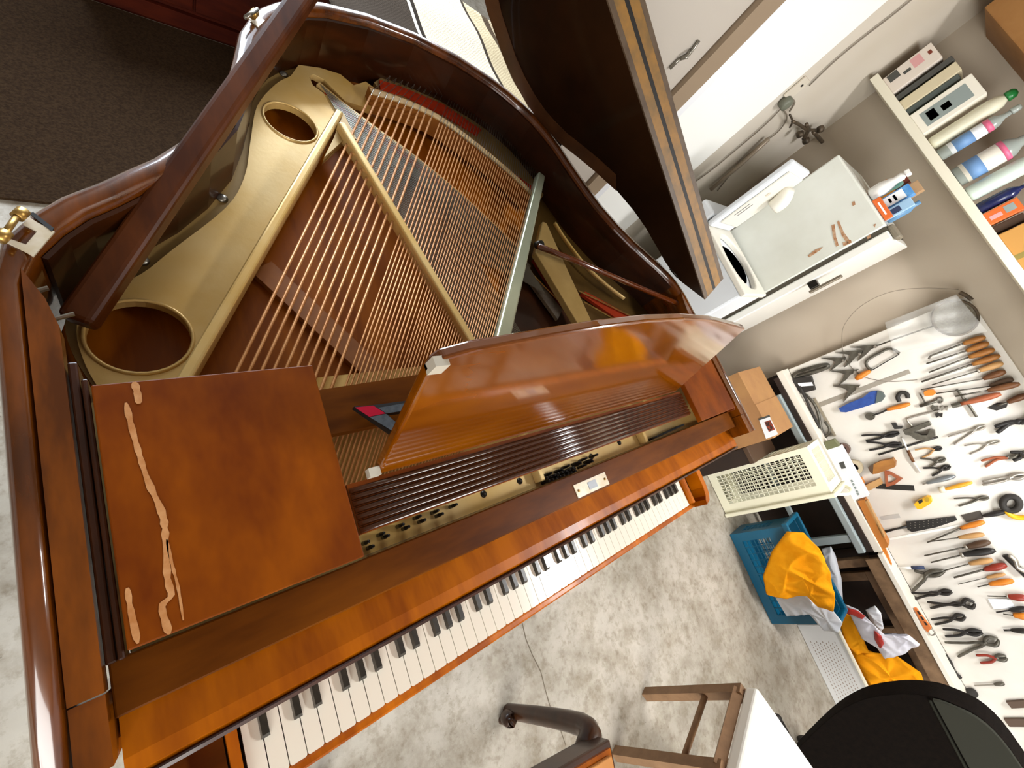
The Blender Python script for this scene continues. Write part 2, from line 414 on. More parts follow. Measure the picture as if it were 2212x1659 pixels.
def beam(a, b, z, wd, h, name, m, wd2=None, z2=None):
    p, q = at(*a, 'z', z), at(*b, 'z', z2 or z); d = (q - p).normalized(); s = Vector((-d.y, d.x, 0)); w2 = wd2 or wd
    o = G().prism([p - s * wd / 2, q - s * w2 / 2, q + s * w2 / 2, p + s * wd / 2], (0, 0, -h)).out(name, m, piano)
    return bev(o, .005, 3)
beam((378, 850), (735, 237), .872, .017, .04, 'plate_strut', 'gold')
beam((738, 262), (1040, 765), .884, .019, .03, 'plate_strut', 'gold')
beam((1172, 375), (1082, 760), .884, .026, .03, 'plate_strut', mat('gold_green', '#b9bda0', .28, metal=.5), .036)
sp = pz([(1157, 545), (1172, 478), (1181, 481), (1230, 590), (1292, 722), (1262, 722)], .872, -.02, 'plate_strut', 'gold_dark'); bev(sp, .003)
pz([(742, 244), (720, 300), (700, 340), (745, 300), (770, 300)], .866, -.02, 'plate_web', 'gold_dark')
rear = [(808, 178), (850, 150), (960, 175), (1080, 240), (1165, 320), (1195, 370), (1172, 425), (1120, 395), (1050, 330), (950, 262), (830, 210)]
pz(rear, .829, -.01, 'hitch_plate', 'gold_dark')
tre = [(1165, 430), (1205, 400), (1265, 455), (1350, 560), (1420, 640), (1450, 700), (1370, 740), (1290, 740), (1190, 640), (1120, 560)]
pz(tre, .815, -.008, 'treble_plate', mat('bronze', '#4a3412', .4, metal=.3, col2='#5c431a', scale=10))
pz([(1096, 590), (1150, 560), (1250, 720), (1290, 760), (1080, 780)], .812, -.006, 'treble_floor', 'walnut_dark')
G().tube(smooth_pts([at(u, v, 'z', .845) for u, v in ((1198, 482), (1222, 520), (1265, 575), (1305, 612), (1348, 645))], 5), [(.007, .004)] * 21, 8).out('plate_rib', 'gold', piano, True)
# felt and bridges
pz([(820, 172), (870, 188), (960, 226), (1040, 280), (1030, 292), (955, 246), (870, 204), (822, 196)], .834, -.004, 'felt_strip', 'felt_red')
pz([(838, 205), (900, 226), (960, 262), (1060, 338), (1160, 410), (1152, 420), (1050, 352), (950, 276), (890, 240)], .838, -.004, 'felt_strip', 'felt_red')
bcurve = smooth_pts([at(u, v, 'z', .866) for u, v in ((800, 196), (880, 222), (960, 262), (1060, 338), (1125, 395), (1160, 432))], 6)
def ribbon(P, wd, h, name, m, shift=0):
    L = []; Rr = []
    for i, p in enumerate(P):
        t = (P[min(i + 1, len(P) - 1)] - P[max(i - 1, 0)]).normalized(); s = Vector((-t.y, t.x, 0))
        L.append(p + s * (shift + wd / 2)); Rr.append(p + s * (shift - wd / 2))
    return G().prism(L + Rr[::-1], (0, 0, -h)).out(name, m, piano)
ribbon(bcurve, .030, .05, 'bass_bridge', 'bridge_wood')
ribbon([p + Vector((0, 0, .003)) for p in bcurve], .020, .003, 'bridge_cap', 'bridge_cap', -.003)
# bass strings (copper wound)
fr0, fr1 = at(478, 850, 'z', .868), at(1062, 790, 'z', .868)
def along(P, t):
    L = [0]
    for a, b in zip(P, P[1:]): L.append(L[-1] + (b - a).length)
    d = t * L[-1]
    for i in range(len(P) - 1):
        if d <= L[i + 1] + 1e-9: return P[i].lerp(P[i + 1], (d - L[i]) / (L[i + 1] - L[i]))
    return P[-1].copy()
ts = [.012 + .034 * i for i in range(10)]
c = .365
while c < .985: ts.append(c); c += .0138 if c > .55 else .0175
hcurve = smooth_pts([at(u, v, 'z', .842) for u, v in ((836, 166), (920, 194), (1000, 226), (1080, 284), (1130, 330), (1168, 362))], 6)
hp0 = None
for i, t in enumerate(ts):
    b = along(bcurve, min(t, .985)); b = b + Vector((0, 0, .0045)); f0 = fr0.lerp(fr1, t); d = (f0 - b); d.z = 0; d.normalize()
    e = f0 + d * .26
    rad = .0027 if i < 10 else (.0018 if i < 20 else .0013)
    m0 = b.lerp(f0, .035)
    G().tube([m0, f0, e], rad, 6).out('bass_string', 'copper', piano, True)
    h = along(hcurve, min(max(t, 0), 1))
    G().tube([h + Vector((0, 0, .003)), b, m0], .0009, 5).out('string_tail', 'steel', piano)
    if hp0 is None: hp0 = h; hp = G().lathe([(.0016, 0), (.0016, .016), (.0012, .017)], (h.x, h.y, .830), seg=6).out('hitch_pin', 'steel', piano)
    else: o = hp.copy(); COL.objects.link(o); o.location = (h.x - hp0.x, h.y - hp0.y, 0)
# tenor strings below
tcurve = smooth_pts([at(u, v, 'z', .842) for u, v in ((688, 178), (745, 225), (820, 282), (900, 340), (1010, 432), (1118, 534))], 6)
ribbon([p + Vector((0, 0, -.002)) for p in tcurve], .014, .03, 'tenor_rail', 'gold')
ribbon([p + Vector((.008, -.022, -.006)) for p in tcurve], .020, .006, 'felt_strip', 'felt_red')
ribbon([p + Vector((.02, -.065, -.012)) for p in tcurve], .045, .01, 'tenor_bridge', mat('bridge_grey', '#8a7f70', .6, col2='#6a6054', scale=30))
td = Vector((.23, -.97, 0)).normalized()
for i in range(84):
    s = along(tcurve, .01 + .97 * i / 83); L = max(.1, (s.y - .40) / .97)
    if i > 34: L = min(L, .16 + .3 * (84 - i) / 84)
    G().tube([s, s + td * L], .0011, 5).out('tenor_string', 'steel', piano)
# treble corner
pz([(1152, 560), (1166, 556), (1226, 650), (1214, 662)], .830, -.01, 'felt_strip', mat('felt_maroon', '#8a2a10', .95, spec=.1))
pz([(1255, 634), (1265, 630), (1375, 688), (1370, 697), (1335, 690)], .830, -.01, 'felt_strip', mat('felt_maroon', '#8a2a10', .95, spec=.1))
pz([(1140, 600), (1152, 592), (1215, 668), (1205, 690)], .828, -.01, 'treble_bridge', 'bridge_grey')
for (a, b) in (((1250, 628), (1378, 690)), ((1262, 652), (1345, 700)), ((1146, 588), (1212, 655)), ((1156, 556), (1224, 640))):
    G().tube([at(*a, 'z', .838), at(*b, 'z', .838)], .0022, 6).out('bridge_wire', 'brass', piano)
rod = [at(1163, 532, 'z', .895), at(1250, 566, 'z', .905), at(1473, 660, 'z', .93)]
G().tube(rod, .0085, 10).out('folded_prop', mat('rod_wood', '#5a2606', .16, coat=1.0), piano, True)
G().lathe([(.011, 0), (.011, .02)], at(1160, 530, 'z', .89), (1, .3, 0), 10).out('rod_knob', 'steel_dark', piano, True)
# prop stick
pb, pt = Vector((-.092, .625, .872)), Vector((.335, 1.285, 1.095))
dd = (pt - pb).normalized()
bev(G().tube([pb, pt], [(.0255, .0255), (.024, .024)], 4).out('prop_stick', mat('prop_wood', '#3a1804', .4, spec=.3, col2='#562a0a', scale=12, stretch=(2, .5, 1)), piano), .008, 3)
for (u, v, u2, v2) in ((66, 632, 104, 622), (108, 692, 160, 678)):
    p, q = at(u, v, 'z', .93), at(u2, v2, 'z', .93)
    G().tube([p, q], [(.004, .002)] * 2, 8).out('prop_bracket', 'steel', piano)
# hinge leftovers of the removed lid wing
hz = .9575
h1 = pz([(62, 468), (80, 480), (118, 500), (72, 554), (58, 545), (12, 522), (22, 516), (56, 528), (80, 500), (50, 484)], hz, -.002, 'hinge_plate', 'brass_pale')
G().tube([at(2, 516, 'z', .968), at(38, 466, 'z', .968)], .0032, 10).out('hinge_pin', 'brass', h1, True)
for (u, v) in ((6, 510), (44, 462)): G().lathe([(.006, -.006), (.006, .006)], at(u, v, 'z', .966), (.5, .86, 0), 12).out('hinge_knuckle', 'brass', h1, True)
pz([(62, 460), (72, 458), (116, 492), (112, 500)], hz + .0005, -.002, 'hinge_slot', 'black_cavity', h1)
h2 = pz([(536, 38), (550, 28), (572, 44), (558, 58)], hz, -.002, 'hinge_plate', 'brass_pale')
G().tube([at(530, 38, 'z', .972), at(556, 20, 'z', .972)], .0035, 10).out('hinge_pin', 'steel', h2, True)
G().lathe([(.007, -.008), (.007, .008)], at(548, 30, 'z', .966), (.5, .86, 0), 12).out('hinge_knuckle', 'brass', h2, True)
# ---- raised lid wing with its front flap folded behind
H1 = Vector((1.345, .70, .966)); U = Vector((-.533, .846, 0)); Nn = Vector((-.846, -.533, 0)); Zz = Vector((0, 0, 1))
PHI = math.radians(58)
up_d = Nn * math.cos(PHI) + Zz * math.sin(PHI)
under = Nn * math.sin(PHI) - Zz * math.cos(PHI)
def wing(p, off=0.0):
    r = Vector((p[0] - H1.x, p[1] - H1.y, 0)); return H1 + U * r.dot(U) + up_d * r.dot(Nn) - under * off
A_, G_ = (1.383, .588), (.611, 1.045)
shape = [A_] + [mir(p) for p in outL[3:]] + [(XM, 1.437), G_]
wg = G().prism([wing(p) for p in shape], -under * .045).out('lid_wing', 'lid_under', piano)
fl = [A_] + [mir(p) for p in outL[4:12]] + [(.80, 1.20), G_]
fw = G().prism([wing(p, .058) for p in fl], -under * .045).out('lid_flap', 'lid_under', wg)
def edge(off, wd, name, m):
    a, b = Vector(A_), Vector(G_); d = (b - a).normalized(); s = Vector((d.y, -d.x)) * -1
    if s.dot(Vector((XM, .6)) - a) < 0: s = -s
    P = []
    for q in (a, b): P.append(wing(q, off)); 
    s3 = wing(a + s * .004, off) - wing(a, off)
    pts = [P[0] + s3 * .1, P[1] + s3 * .1, P[1] + s3 * .1 - under * wd, P[0] + s3 * .1 - under * wd]
    return G().prism(pts, s3).out(name, m, wg)
edge(-.001, .016, 'edge_strip', 'lid_edge_grey'); edge(.0152, .0295, 'edge_strip', 'lid_edge')
edge(.0452, .0125, 'edge_strip', 'black_cavity'); edge(.0580, .0295, 'edge_strip', 'lid_edge'); edge(.0878, .016, 'edge_strip', 'lid_edge_grey')
bo_ = [mir(p) for p in outL[10:]] + [(XM, 1.437)]; bi_ = [(p[0] + (XM + .08 - p[0]) * .13, p[1] + (1.0 - p[1]) * .13) for p in bo_]
G().prism([wing(p, -.0005) for p in bo_ + bi_[::-1]], under * .002).out('lid_border', mat('lid_border', '#3c2210', .45, col2='#56341a', scale=10), wg)
for q in ((1205, 300), (1440, 605)):
    p = at(*q, 'z', .935)
    hh = G().box((p.x - .022, p.y - .004, .900), (p.x + .022, p.y + .004, .955), Matrix.Translation(p) @ Matrix.Rotation(-1.0, 4, 'Z') @ Matrix.Translation(-p), c=.002).out('wing_hinge', 'steel_dark', piano)
    G().tube([p + U * -.02 + Vector((.012, .01, .03)), p + U * .02 + Vector((.012, .01, .03))], .006, 10).out('hinge_knuckle', 'steel_dark', hh, True)
# legs
for (x, y) in ((.02, .33), (1.20, .33), (XM, 1.22)):
    G().lathe([(.022, 0), (.03, .03), (.024, .06), (.03, .30), (.045, .55), (.05, .62), (.05, .684)], (x, y, 0), seg=16).out('leg', 'walnut_dark', piano, True)
# ------------------------------------------------------------------ room shell
def conc(m, n, l, b, mp):
    def noise(sc, det, p0, p1, c0, c1):
        nz = n.new('ShaderNodeTexNoise'); nz.inputs['Scale'].default_value = sc; nz.inputs['Detail'].default_value = det; nz.inputs['Roughness'].default_value = .68
        l.new(mp.outputs[0], nz.inputs['Vector'])
        cr = n.new('ShaderNodeValToRGB'); cr.color_ramp.elements[0].position = p0; cr.color_ramp.elements[1].position = p1
        cr.color_ramp.elements[0].color = srgb(c0); cr.color_ramp.elements[1].color = srgb(c1); l.new(nz.outputs['Fac'], cr.inputs[0]); return cr.outputs[0]
    cur = n[m['ramp']].outputs[0]
    for args, f_ in (((9, 12, .34, .56, '#a8987e', '#ffffff'), .55), ((34, 8, .36, .50, '#b8ac98', '#ffffff'), .45), ((70, 3, .27, .31, '#6e6250', '#ffffff'), .8)):
        mx = n.new('ShaderNodeMix'); mx.data_type = 'RGBA'; mx.blend_type = 'MULTIPLY'; mx.inputs[0].default_value = f_
        l.new(cur, mx.inputs[6]); l.new(noise(*args), mx.inputs[7]); cur = mx.outputs[2]
    l.new(cur, b.inputs['Base Color'])
mat('concrete', '#9a9284', 0.62, col2='#c2bbae', scale=1.6, detail=11, bump=0.12, bscale=60, lo=.36, hi=.64, extra=conc)
floor = tag(G().box((-4, -4, -.1), (3.3, 5, 0)).out('floor', 'concrete'), kind='structure')
mat('wall_light', '#d0c8bc', 0.8, col2='#c2b8a8', scale=1.3, detail=3)
mat('wall_paint', '#b9ad9c', 0.8, col2='#a89a88', scale=1.3, detail=3)
mat('wall_white', '#d8d2c6', 0.7)
tag(G().box((3.1, -3.4, 0), (3.2, 1.6, 2.6)).out('wall_right', 'wall_paint'), kind='structure')
tag(G().box((1.25, 1.5, 0), (3.1, 1.6, 2.6)).out('wall_back', 'wall_light'), kind='structure')
tag(G().box((-4.1, -4, 0), (-4, 5, 2.6)).out('wall_left', 'wall_white'), kind='structure')
tag(G().box((-4.1, -4, 2.6), (3.3, 5, 2.7)).out('ceiling', mat('ceiling_board', '#8a8074', .8)), kind='structure')
ck = [at(u, v, 'z', .0008) for u, v in ((1128, 1345), (1136, 1380), (1150, 1415), (1168, 1450), (1178, 1490), (1192, 1540), (1205, 1560), (1222, 1610))]
g = G()
for a, b in zip(ck, ck[1:]):
    s = Vector((.002, .0, 0)); g.add([a - s, b - s, b + s, a + s], [(0, 1, 2, 3)])
g.out('crack', mat('crack', '#6e6353', .9), floor)
# dark carpet and red-brown cabinet beyond the piano
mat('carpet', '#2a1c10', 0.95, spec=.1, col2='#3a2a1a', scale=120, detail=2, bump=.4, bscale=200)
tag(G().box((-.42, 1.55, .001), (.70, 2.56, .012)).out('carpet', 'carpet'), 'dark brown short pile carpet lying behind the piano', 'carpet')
mat('red_wood', '#380c02', 0.5, spec=.2, col2='#4a1604', scale=8, stretch=(1, 4, 4))
cb = thing('low_cabinet', (.33, 2.85, 0), 'low red-brown wooden cabinet standing at the end of the carpet', 'cabinet')
G().box((-.03, 2.58, .0), (.69, 3.2, .07)).out('plinth', 'red_wood', cb)
G().box((-.03, 2.60, .071), (.69, 3.2, .62)).out('body', 'red_wood', cb)
for x in (-.02, .335): G().box((x, 2.585, .09), (x + .345, 2.599, .60), c=.003).out('door', 'red_wood', cb)
# bench with woven blanket behind the tail
def weave(m, n, l, b, mp):
    sx = n.new('ShaderNodeSeparateXYZ'); l.new(mp.outputs[0], sx.inputs[0])
    cr = n.new('ShaderNodeValToRGB'); cr.color_ramp.interpolation = 'CONSTANT'
    mr = n.new('ShaderNodeMapRange'); mr.inputs[1].default_value = -.7; mr.inputs[2].default_value = .7; l.new(sx.outputs[0], mr.inputs[0])
    e = cr.color_ramp.elements; e[0].position = 0; e[0].color = srgb('#3c3228'); e[1].position = .34; e[1].color = srgb('#efe9da')
    for p_, c_ in ((.345, '#efe9da'), (.355, '#2c241c'), (.368, '#cfc3ac'), (.63, '#3a3026'), (.645, '#b8a888'), (.74, '#4a3c2c'), (.78, '#a8987c'), (.82, '#3a3026'), (.88, '#8a7a60')):
        x = e.new(p_); x.color = srgb(c_)
    l.new(mr.outputs[0], cr.inputs[0])
    wv = n.new('ShaderNodeTexChecker'); wv.inputs['Scale'].default_value = 110; l.new(mp.outputs[0], wv.inputs['Vector'])
    mx = n.new('ShaderNodeMix'); mx.data_type = 'RGBA'; mx.blend_type = 'MULTIPLY'; mx.inputs[0].default_value = .45
    wv.inputs['Color1'].default_value = (1, 1, 1, 1); wv.inputs['Color2'].default_value = (.35, .3, .24, 1)
    l.new(cr.outputs[0], mx.inputs[6]); l.new(wv.outputs[0], mx.inputs[7]); l.new(mx.outputs[2], b.inputs['Base Color'])
mat('blanket', '#e8e0d0', 0.95, spec=.1, bump=.6, bscale=250, extra=weave)
bb = thing('storage_bench', (1.35, 2.2, 0), 'low wooden bench hidden under a woven blanket behind the piano tail', 'bench')
G().box((.75, 1.72, .44), (1.95, 2.75, .49)).out('seat', 'red_wood', bb)
for x in (.8, 1.86):
    for y in (1.78, 2.65): G().box((x, y, 0), (x + .05, y + .05, .44)).out('leg', 'red_wood', bb)
def bl(s, t):
    x = .70 + 1.3 * s; y = 1.66 + 1.14 * t
    return (x, y, .515 + .008 * math.sin(9 * s + 3 * t) + .006 * math.sin(17 * t + 2 * s) + .012 * max(0, math.sin(5 * s - 1)))
gg = G().grid(bl, 40, 34)
bo = gg.out('woven_blanket', 'blanket', None, True); so = bo.modifiers.new('t', 'SOLIDIFY'); so.thickness = .006; so.offset = 1
tag(bo, 'cream woven blanket with dark stripes spread behind the piano tail', 'blanket')
# ------------------------------------------------------------------ door on the back wall, pipes, cords
YW = 1.5
mat('door_white', '#f2f2ee', 0.45); mat('jamb_shaded', '#8d7a64', .7); mat('grey_panel', '#b4aca2', .7); mat('chalk', '#e4e6ea', .5)
xl = at(1455, 222, 'y', YW).x; xr = at(1700, 175, 'y', YW).x
d1 = tag(G().box((xl, 1.470, .0), (xr, 1.4985, 2.1), c=.003).out('door_1', 'door_white'), kind='structure')
G().box((xl - .10, 1.455, 0), (xl - .002, 1.4985, 2.15)).out('door_jamb', 'jamb_shaded', d1)  # brown tone is the shade on the jamb, put into its colour
G().box((xl, 1.462, .0), (xl + .05, 1.4695, 2.1)).out('door_stile', 'chalk', d1)
tag(G().box((1.27, 1.478, 0), (xl - .105, 1.4985, 2.3)).out('trim_1', 'grey_panel'), kind='structure')
hk = [at(u, v, 'y', 1.47) for u, v in ((1447, 148), (1465, 130), (1488, 118), (1510, 88))]
ho = thing('wall_hook', hk[1], 'small grey metal latch on the grey panel left of the white door', 'latch')
G().tube(hk, .006, 8).out('bar', 'steel', ho, True)
G().tube([at(1468, 128, 'y', 1.47), at(1484, 124, 'y', 1.45), at(1490, 108, 'y', 1.47)], .005, 8).out('catch', 'steel', ho, True)
mat('outlet', '#cfc6b6', .5); mat('cable', '#7a7062', .6); mat('iron', '#4a4238', .5, metal=.5, col2='#6a5a48', scale=40); mat('pipe', '#a89a88', .4, metal=.4)
p = at(1722, 192, 'y', 1.49); ou = thing('wall_outlet', p, 'beige outlet plate with one dark hole on the wall above the pipes', 'outlet')
G().box((p.x - .035, 1.488, p.z - .05), (p.x + .035, 1.4985, p.z + .05), c=.003).out('plate', 'outlet', ou)
G().lathe([(.006, 0), (.006, .003)], (p.x, 1.4845, p.z + .02), (0, 1, 0), 10).out('hole', 'black_cavity', ou)
p = at(1697, 222, 'y', 1.48); pl = thing('round_plug', p, 'round grey-green plug hanging below the wall outlet', 'plug')
G().lathe([(.02, -.02), (.03, -.015), (.03, .015), (.024, .019)], (p.x, 1.478, p.z), (0, 1, 0), 14).out('body', mat('plug', '#6c6e60', .5), pl, True)
G().tube(smooth_pts([at(u, v, 'y', 1.485) for u, v in ((1708, 212), (1716, 222), (1706, 240))], 4), .005, 6).out('strap', 'cable', pl, True)
for nm, lb, px in (('power_cord', 'thin grey power cord running along the wall nearest the white door', ((1497, 396), (1540, 365), (1600, 315), (1650, 272), (1690, 232))),
                   ('power_cord', 'brown-grey cord sagging behind the open washer lid', ((1550, 412), (1600, 350), (1640, 315), (1680, 285), (1700, 255), (1690, 235))),
                   ('telephone_cable', 'fine brown cord rising up the wall from the outlet', ((1748, 185), (1800, 135), (1860, 85), (1925, 35), (1980, -10)))):
    o = G().tube(smooth_pts([at(u, v, 'y', 1.49) for u, v in px], 6), .0035, 6).out(nm, 'cable', None, True); tag(o, lb, 'cord')
pp = [at(u, v, 'y', 1.47) for u, v in ((1535, 410), (1600, 355), (1660, 300))]
tag(G().tube(pp, .012, 10).out('wall_pipe', 'pipe', None, True), 'pale brown pipe running along the wall behind the washer lid', 'pipe')
fa = thing('water_tap', at(1745, 290, 'y', 1.44), 'dark iron double tap with pipe on the wall above the refrigerator', 'tap')
for px, r_ in ((((1712, 262), (1725, 268), (1745, 280), (1772, 280)), .008), (((1735, 300), (1745, 285), (1742, 268)), .009), (((1757, 285), (1775, 305), (1790, 325), (1800, 330)), .010), (((1745, 282), (1735, 300)), .008), (((1706, 248), (1712, 262), (1706, 275)), .005)):
    G().tube(smooth_pts([at(u, v, 'y', 1.45) for u, v in px], 4), r_, 8).out('pipe_piece', 'iron', fa, True)
for (u, v) in ((1772, 279), (1728, 290), (1741, 304)): G().lathe([(.010, -.014), (.018, -.010), (.018, .010), (.010, .014)], at(u, v, 'y', 1.44), (1, 0, 1), 12).out('handle', 'iron', fa, True)
# ------------------------------------------------------------------ refrigerator
mat('enamel', '#e0e2da', 0.3, col2='#d4d5ca', scale=3); mat('enamel_white', '#ecebe4', .3); mat('rust', '#9a6238', .8, col2='#c2a384', scale=60); mat('gasket', '#4a4438', .7)
XF = 2.52
fr = thing('refrigerator', (2.77, .93, 0), 'old cream refrigerator with rust spots on its side beside the washer', 'refrigerator')
G().box((XF, .725, .03), (3.02, 1.13, 1.395), c=.008).out('cabinet', 'enamel', fr)
G().box((XF + .004, .7065, .03), (3.015, .7245, 1.39)).out('gasket', 'gasket', fr)
dr = G().box((XF, .665, .035), (3.02, .706, 1.388), c=.006).out('door', 'enamel_white', fr)
G().box((XF + .02, .655, 1.389), (XF + .10, .725, 1.415), c=.008).out('hinge_cover', mat('hinge_grey', '#7d7463', .6), dr)
hpz = at(1775, 605, 'x', XF)
G().box((XF - .004, .628, hpz.z - .06), (XF + .03, .664, hpz.z - .02), c=.004).out('handle_mount', 'steel_dark', dr)
G().box((XF - .004, .612, hpz.z - .07), (XF + .02, .627, hpz.z + .075), c=.004).out('handle', mat('handle_metal', '#8a8070', .35, metal=.6), dr)
def patch(name, m, pts, par):
    P = [at(u, v, 'x', XF - .0008) for u, v in pts]; G().prism(P, (-.0006, 0, 0)).out(name, m, par)
for pts in (((1796, 487), (1803, 484), (1806, 512), (1812, 530), (1806, 533), (1799, 510)), ((1808, 480), (1812, 476), (1822, 500), (1836, 520), (1830, 527), (1818, 508)), ((1820, 524), (1838, 518), (1840, 524), (1822, 532)),
            ((1745, 552), (1760, 540), (1778, 533), (1772, 540), (1755, 552), (1748, 556)), ((1840, 437), (1846, 434), (1848, 442), (1842, 445)), ((1886, 486), (1892, 483), (1890, 492)), ((1872, 512), (1880, 506), (1882, 512), (1874, 517))):
    patch('rust_spot', 'rust', pts, fr)
# ------------------------------------------------------------------ things on the refrigerator
def onp(px, X): return at(px[0], px[1], 'x', X)
TOPF = 1.396
def fbox(name, label, cat, X, b0, b1, top, depth, m, group='things on the refrigerator', base=TOPF, bands=(), c=.003):
    y0, y1 = sorted((onp(b0, X).y, onp(b1, X).y)); z1 = onp(top, X).z
    t = thing(name, (X + depth / 2, (y0 + y1) / 2, base), label, cat, group)
    G().box((X, y0, base + .0005), (X + depth, y1, z1), c=c).out('body', m, t)
    for (ya, yb, za, zb, mm, nm) in bands:
        h = z1 - base; wd = y1 - y0
        G().box((X - .0008, y0 + ya * wd, base + za * h), (X - .0001, y0 + yb * wd, base + zb * h)).out(nm, mm, t)
    return t
mat('blue_print', '#3a7fc4', .4, col2='#6aa6dc', scale=30); mat('white_print', '#f0f4f8', .5); mat('orange_plastic', '#d9682a', .5); mat('orange_card', '#c47a22', .6)
mat('teal_glass', '#5f8f84', .3); mat('brown_red', '#7a3320', .5); mat('tan_card', '#b08d68', .7); mat('bottle_white', '#eceae6', .35)
p = onp((1872, 395), 2.60); zt_ = TOPF
t = thing('spray_bottle', (2.62, p.y, TOPF), 'white plastic bottle lying near the back edge of the refrigerator top', 'bottle', 'things on the refrigerator')
G().lathe([(.012, 0), (.03, .006), (.032, .05), (.022, .085), (.016, .10), (.018, .125), (.010, .135)], (2.62, onp((1885, 420), 2.62).y, TOPF + .0005), seg=18).out('body', 'bottle_white', t, True)
G().box((2.600, onp((1885, 420), 2.62).y - .012, TOPF + .136), (2.645, onp((1885, 420), 2.62).y + .012, TOPF + .155), c=.004).out('trigger', 'bottle_white', t)
fbox('small_carton', 'small orange box at the back of the refrigerator top', 'box', 2.72, (1885, 405), (1903, 432), (1925, 400), .06, 'orange_card')
fbox('glass_jar', 'small teal jar between the orange and the dark red boxes on the refrigerator', 'jar', 2.70, (1908, 404), (1916, 416), (1950, 390), .05, 'teal_glass', c=.012)
fbox('small_carton', 'dark red-brown box at the back of the refrigerator top', 'box', 2.80, (1935, 385), (1948, 402), (1962, 385), .05, 'brown_red')
fbox('small_carton', 'tan cardboard box standing behind the blue packet on the refrigerator', 'box', 2.76, (1945, 410), (1962, 428), (1990, 400), .05, 'tan_card')
fbox('detergent_box', 'blue and white detergent packet with printed front on the refrigerator', 'packet', 2.60, (1912, 425), (1925, 447), (1968, 405), .05, 'blue_print', bands=((.1, .9, .12, .8, 'white_print', 'label_panel'), (.3, .7, .35, .42, 'blue_print', 'lettering'), (.25, .75, .50, .57, 'blue_print', 'lettering')))
fbox('detergent_box', 'pale blue packet with dark lettering in front of the blue detergent packet', 'packet', 2.58, (1922, 450), (1930, 468), (1975, 438), .018, mat('pale_blue', '#9cc0de', .5), bands=((.2, .8, .3, .6, mat('navy', '#2c3a5c', .5), 'lettering'),))
fbox('soap_packet', 'narrow orange-red packet at the front edge of the refrigerator top', 'packet', 2.56, (1890, 430), (1915, 475), (1925, 460), .015, 'orange_plastic', bands=((.2, .8, .4, .6, 'white_print', 'lettering'),))
p = onp((1985, 425), 2.66)
t = thing('blue_tube', (2.66, p.y, TOPF), 'small translucent blue bottle at the front of the refrigerator top', 'bottle', 'things on the refrigerator')
G().lathe([(.016, 0), (.02, .01), (.02, .08), (.01, .10), (.01, .125)], (2.69, onp((1945, 460), 2.69).y, TOPF + .0005), seg=14).out('body', mat('blue_clear', '#6f9fc8', .2, trans=.3), t, True)
# ------------------------------------------------------------------ washing machine
mat('washer', '#e4e9ef', 0.3); mat('washer_in', '#e6e2d6', .4); mat('drum', '#3c3a36', .4, metal=.4)
WX0, WX1, WY0, WY1, WZ = 2.20, 2.47, .71, 1.135, .868
ws = thing('washing_machine', ((WX0 + WX1) / 2, .92, 0), 'white top-loading washing machine with its lid standing open', 'washing machine')
G().box((WX0, WY0, .02), (WX1, WY1, WZ - .03), c=.012).out('body', 'washer', ws)
cy_ = (WY0 + WY1) / 2; cx_ = (WX0 + WX1) / 2
ho_ = [(cx_ + .115 * math.cos(6.2832 * i / 40), cy_ - .02 + .165 * math.sin(6.2832 * i / 40), WZ - .03) for i in range(40)]
tp_ = G().prism([(WX0 - .006, WY0 - .008, WZ - .029), (WX1 + .006, WY0 - .008, WZ - .029), (WX1 + .006, WY1, WZ - .029), (WX0 - .006, WY1, WZ - .029)], (0, 0, .029), [[(a, b, WZ - .029) for a, b, c in ho_]]).out('top_frame', 'washer_in', ws); bev(tp_, .008, 3)
G().lathe([(.001, 0), (.11, 0), (.115, .02), (.118, .12)], (cx_, cy_ - .02, WZ - .15), seg=30).out('tub', 'drum', ws, True)
G().box((WX0 - .004, WY1 + .001, WZ - .2), (WX1 + .004, WY1 + .10, WZ + .05), c=.012).out('console', 'washer', ws)
G().box((WX0 + .01, WY1 - .0005, WZ + .005), (WX0 + .06, WY1 + .0008, WZ + .03)).out('console_panel', mat('console_dark', '#6e6e72', .4), ws)
ld = G().box((WX0 - .012, WY1 - .04, WZ + .004), (WX1 - .04, WY1 - .008, 1.285), c=.012).out('lid', 'washer', ws)
G().box((WX0 + .015, WY1 - .052, WZ + .05), (WX1 - .065, WY1 - .0405, 1.25), c=.005).out('lid_inset', 'washer_in', ld)
G().tube(smooth_pts([(cx_ + .02, WY1 - .06, 1.20), (cx_ + .03, WY1 - .085, 1.15), (cx_ + .03, WY1 - .09, 1.10)], 5), [.022, .027, .03, .034, .036, .038, .038, .037, .036, .034, .03], 12).out('lint_scoop', 'washer_in', ld, True)
for k in (0, .03): G().box((WX0 + .03 + k, WY1 - .0535, .98), (WX0 + .036 + k, WY1 - .0525, 1.06)).out('vent_slot', 'console_dark', ld)
G().lathe([(.012, 0), (.012, .002)], (cx_ - .06, WY1 - .0545, 1.13), (0, 1, 0), 14).out('knob_mark', 'outlet', ld)
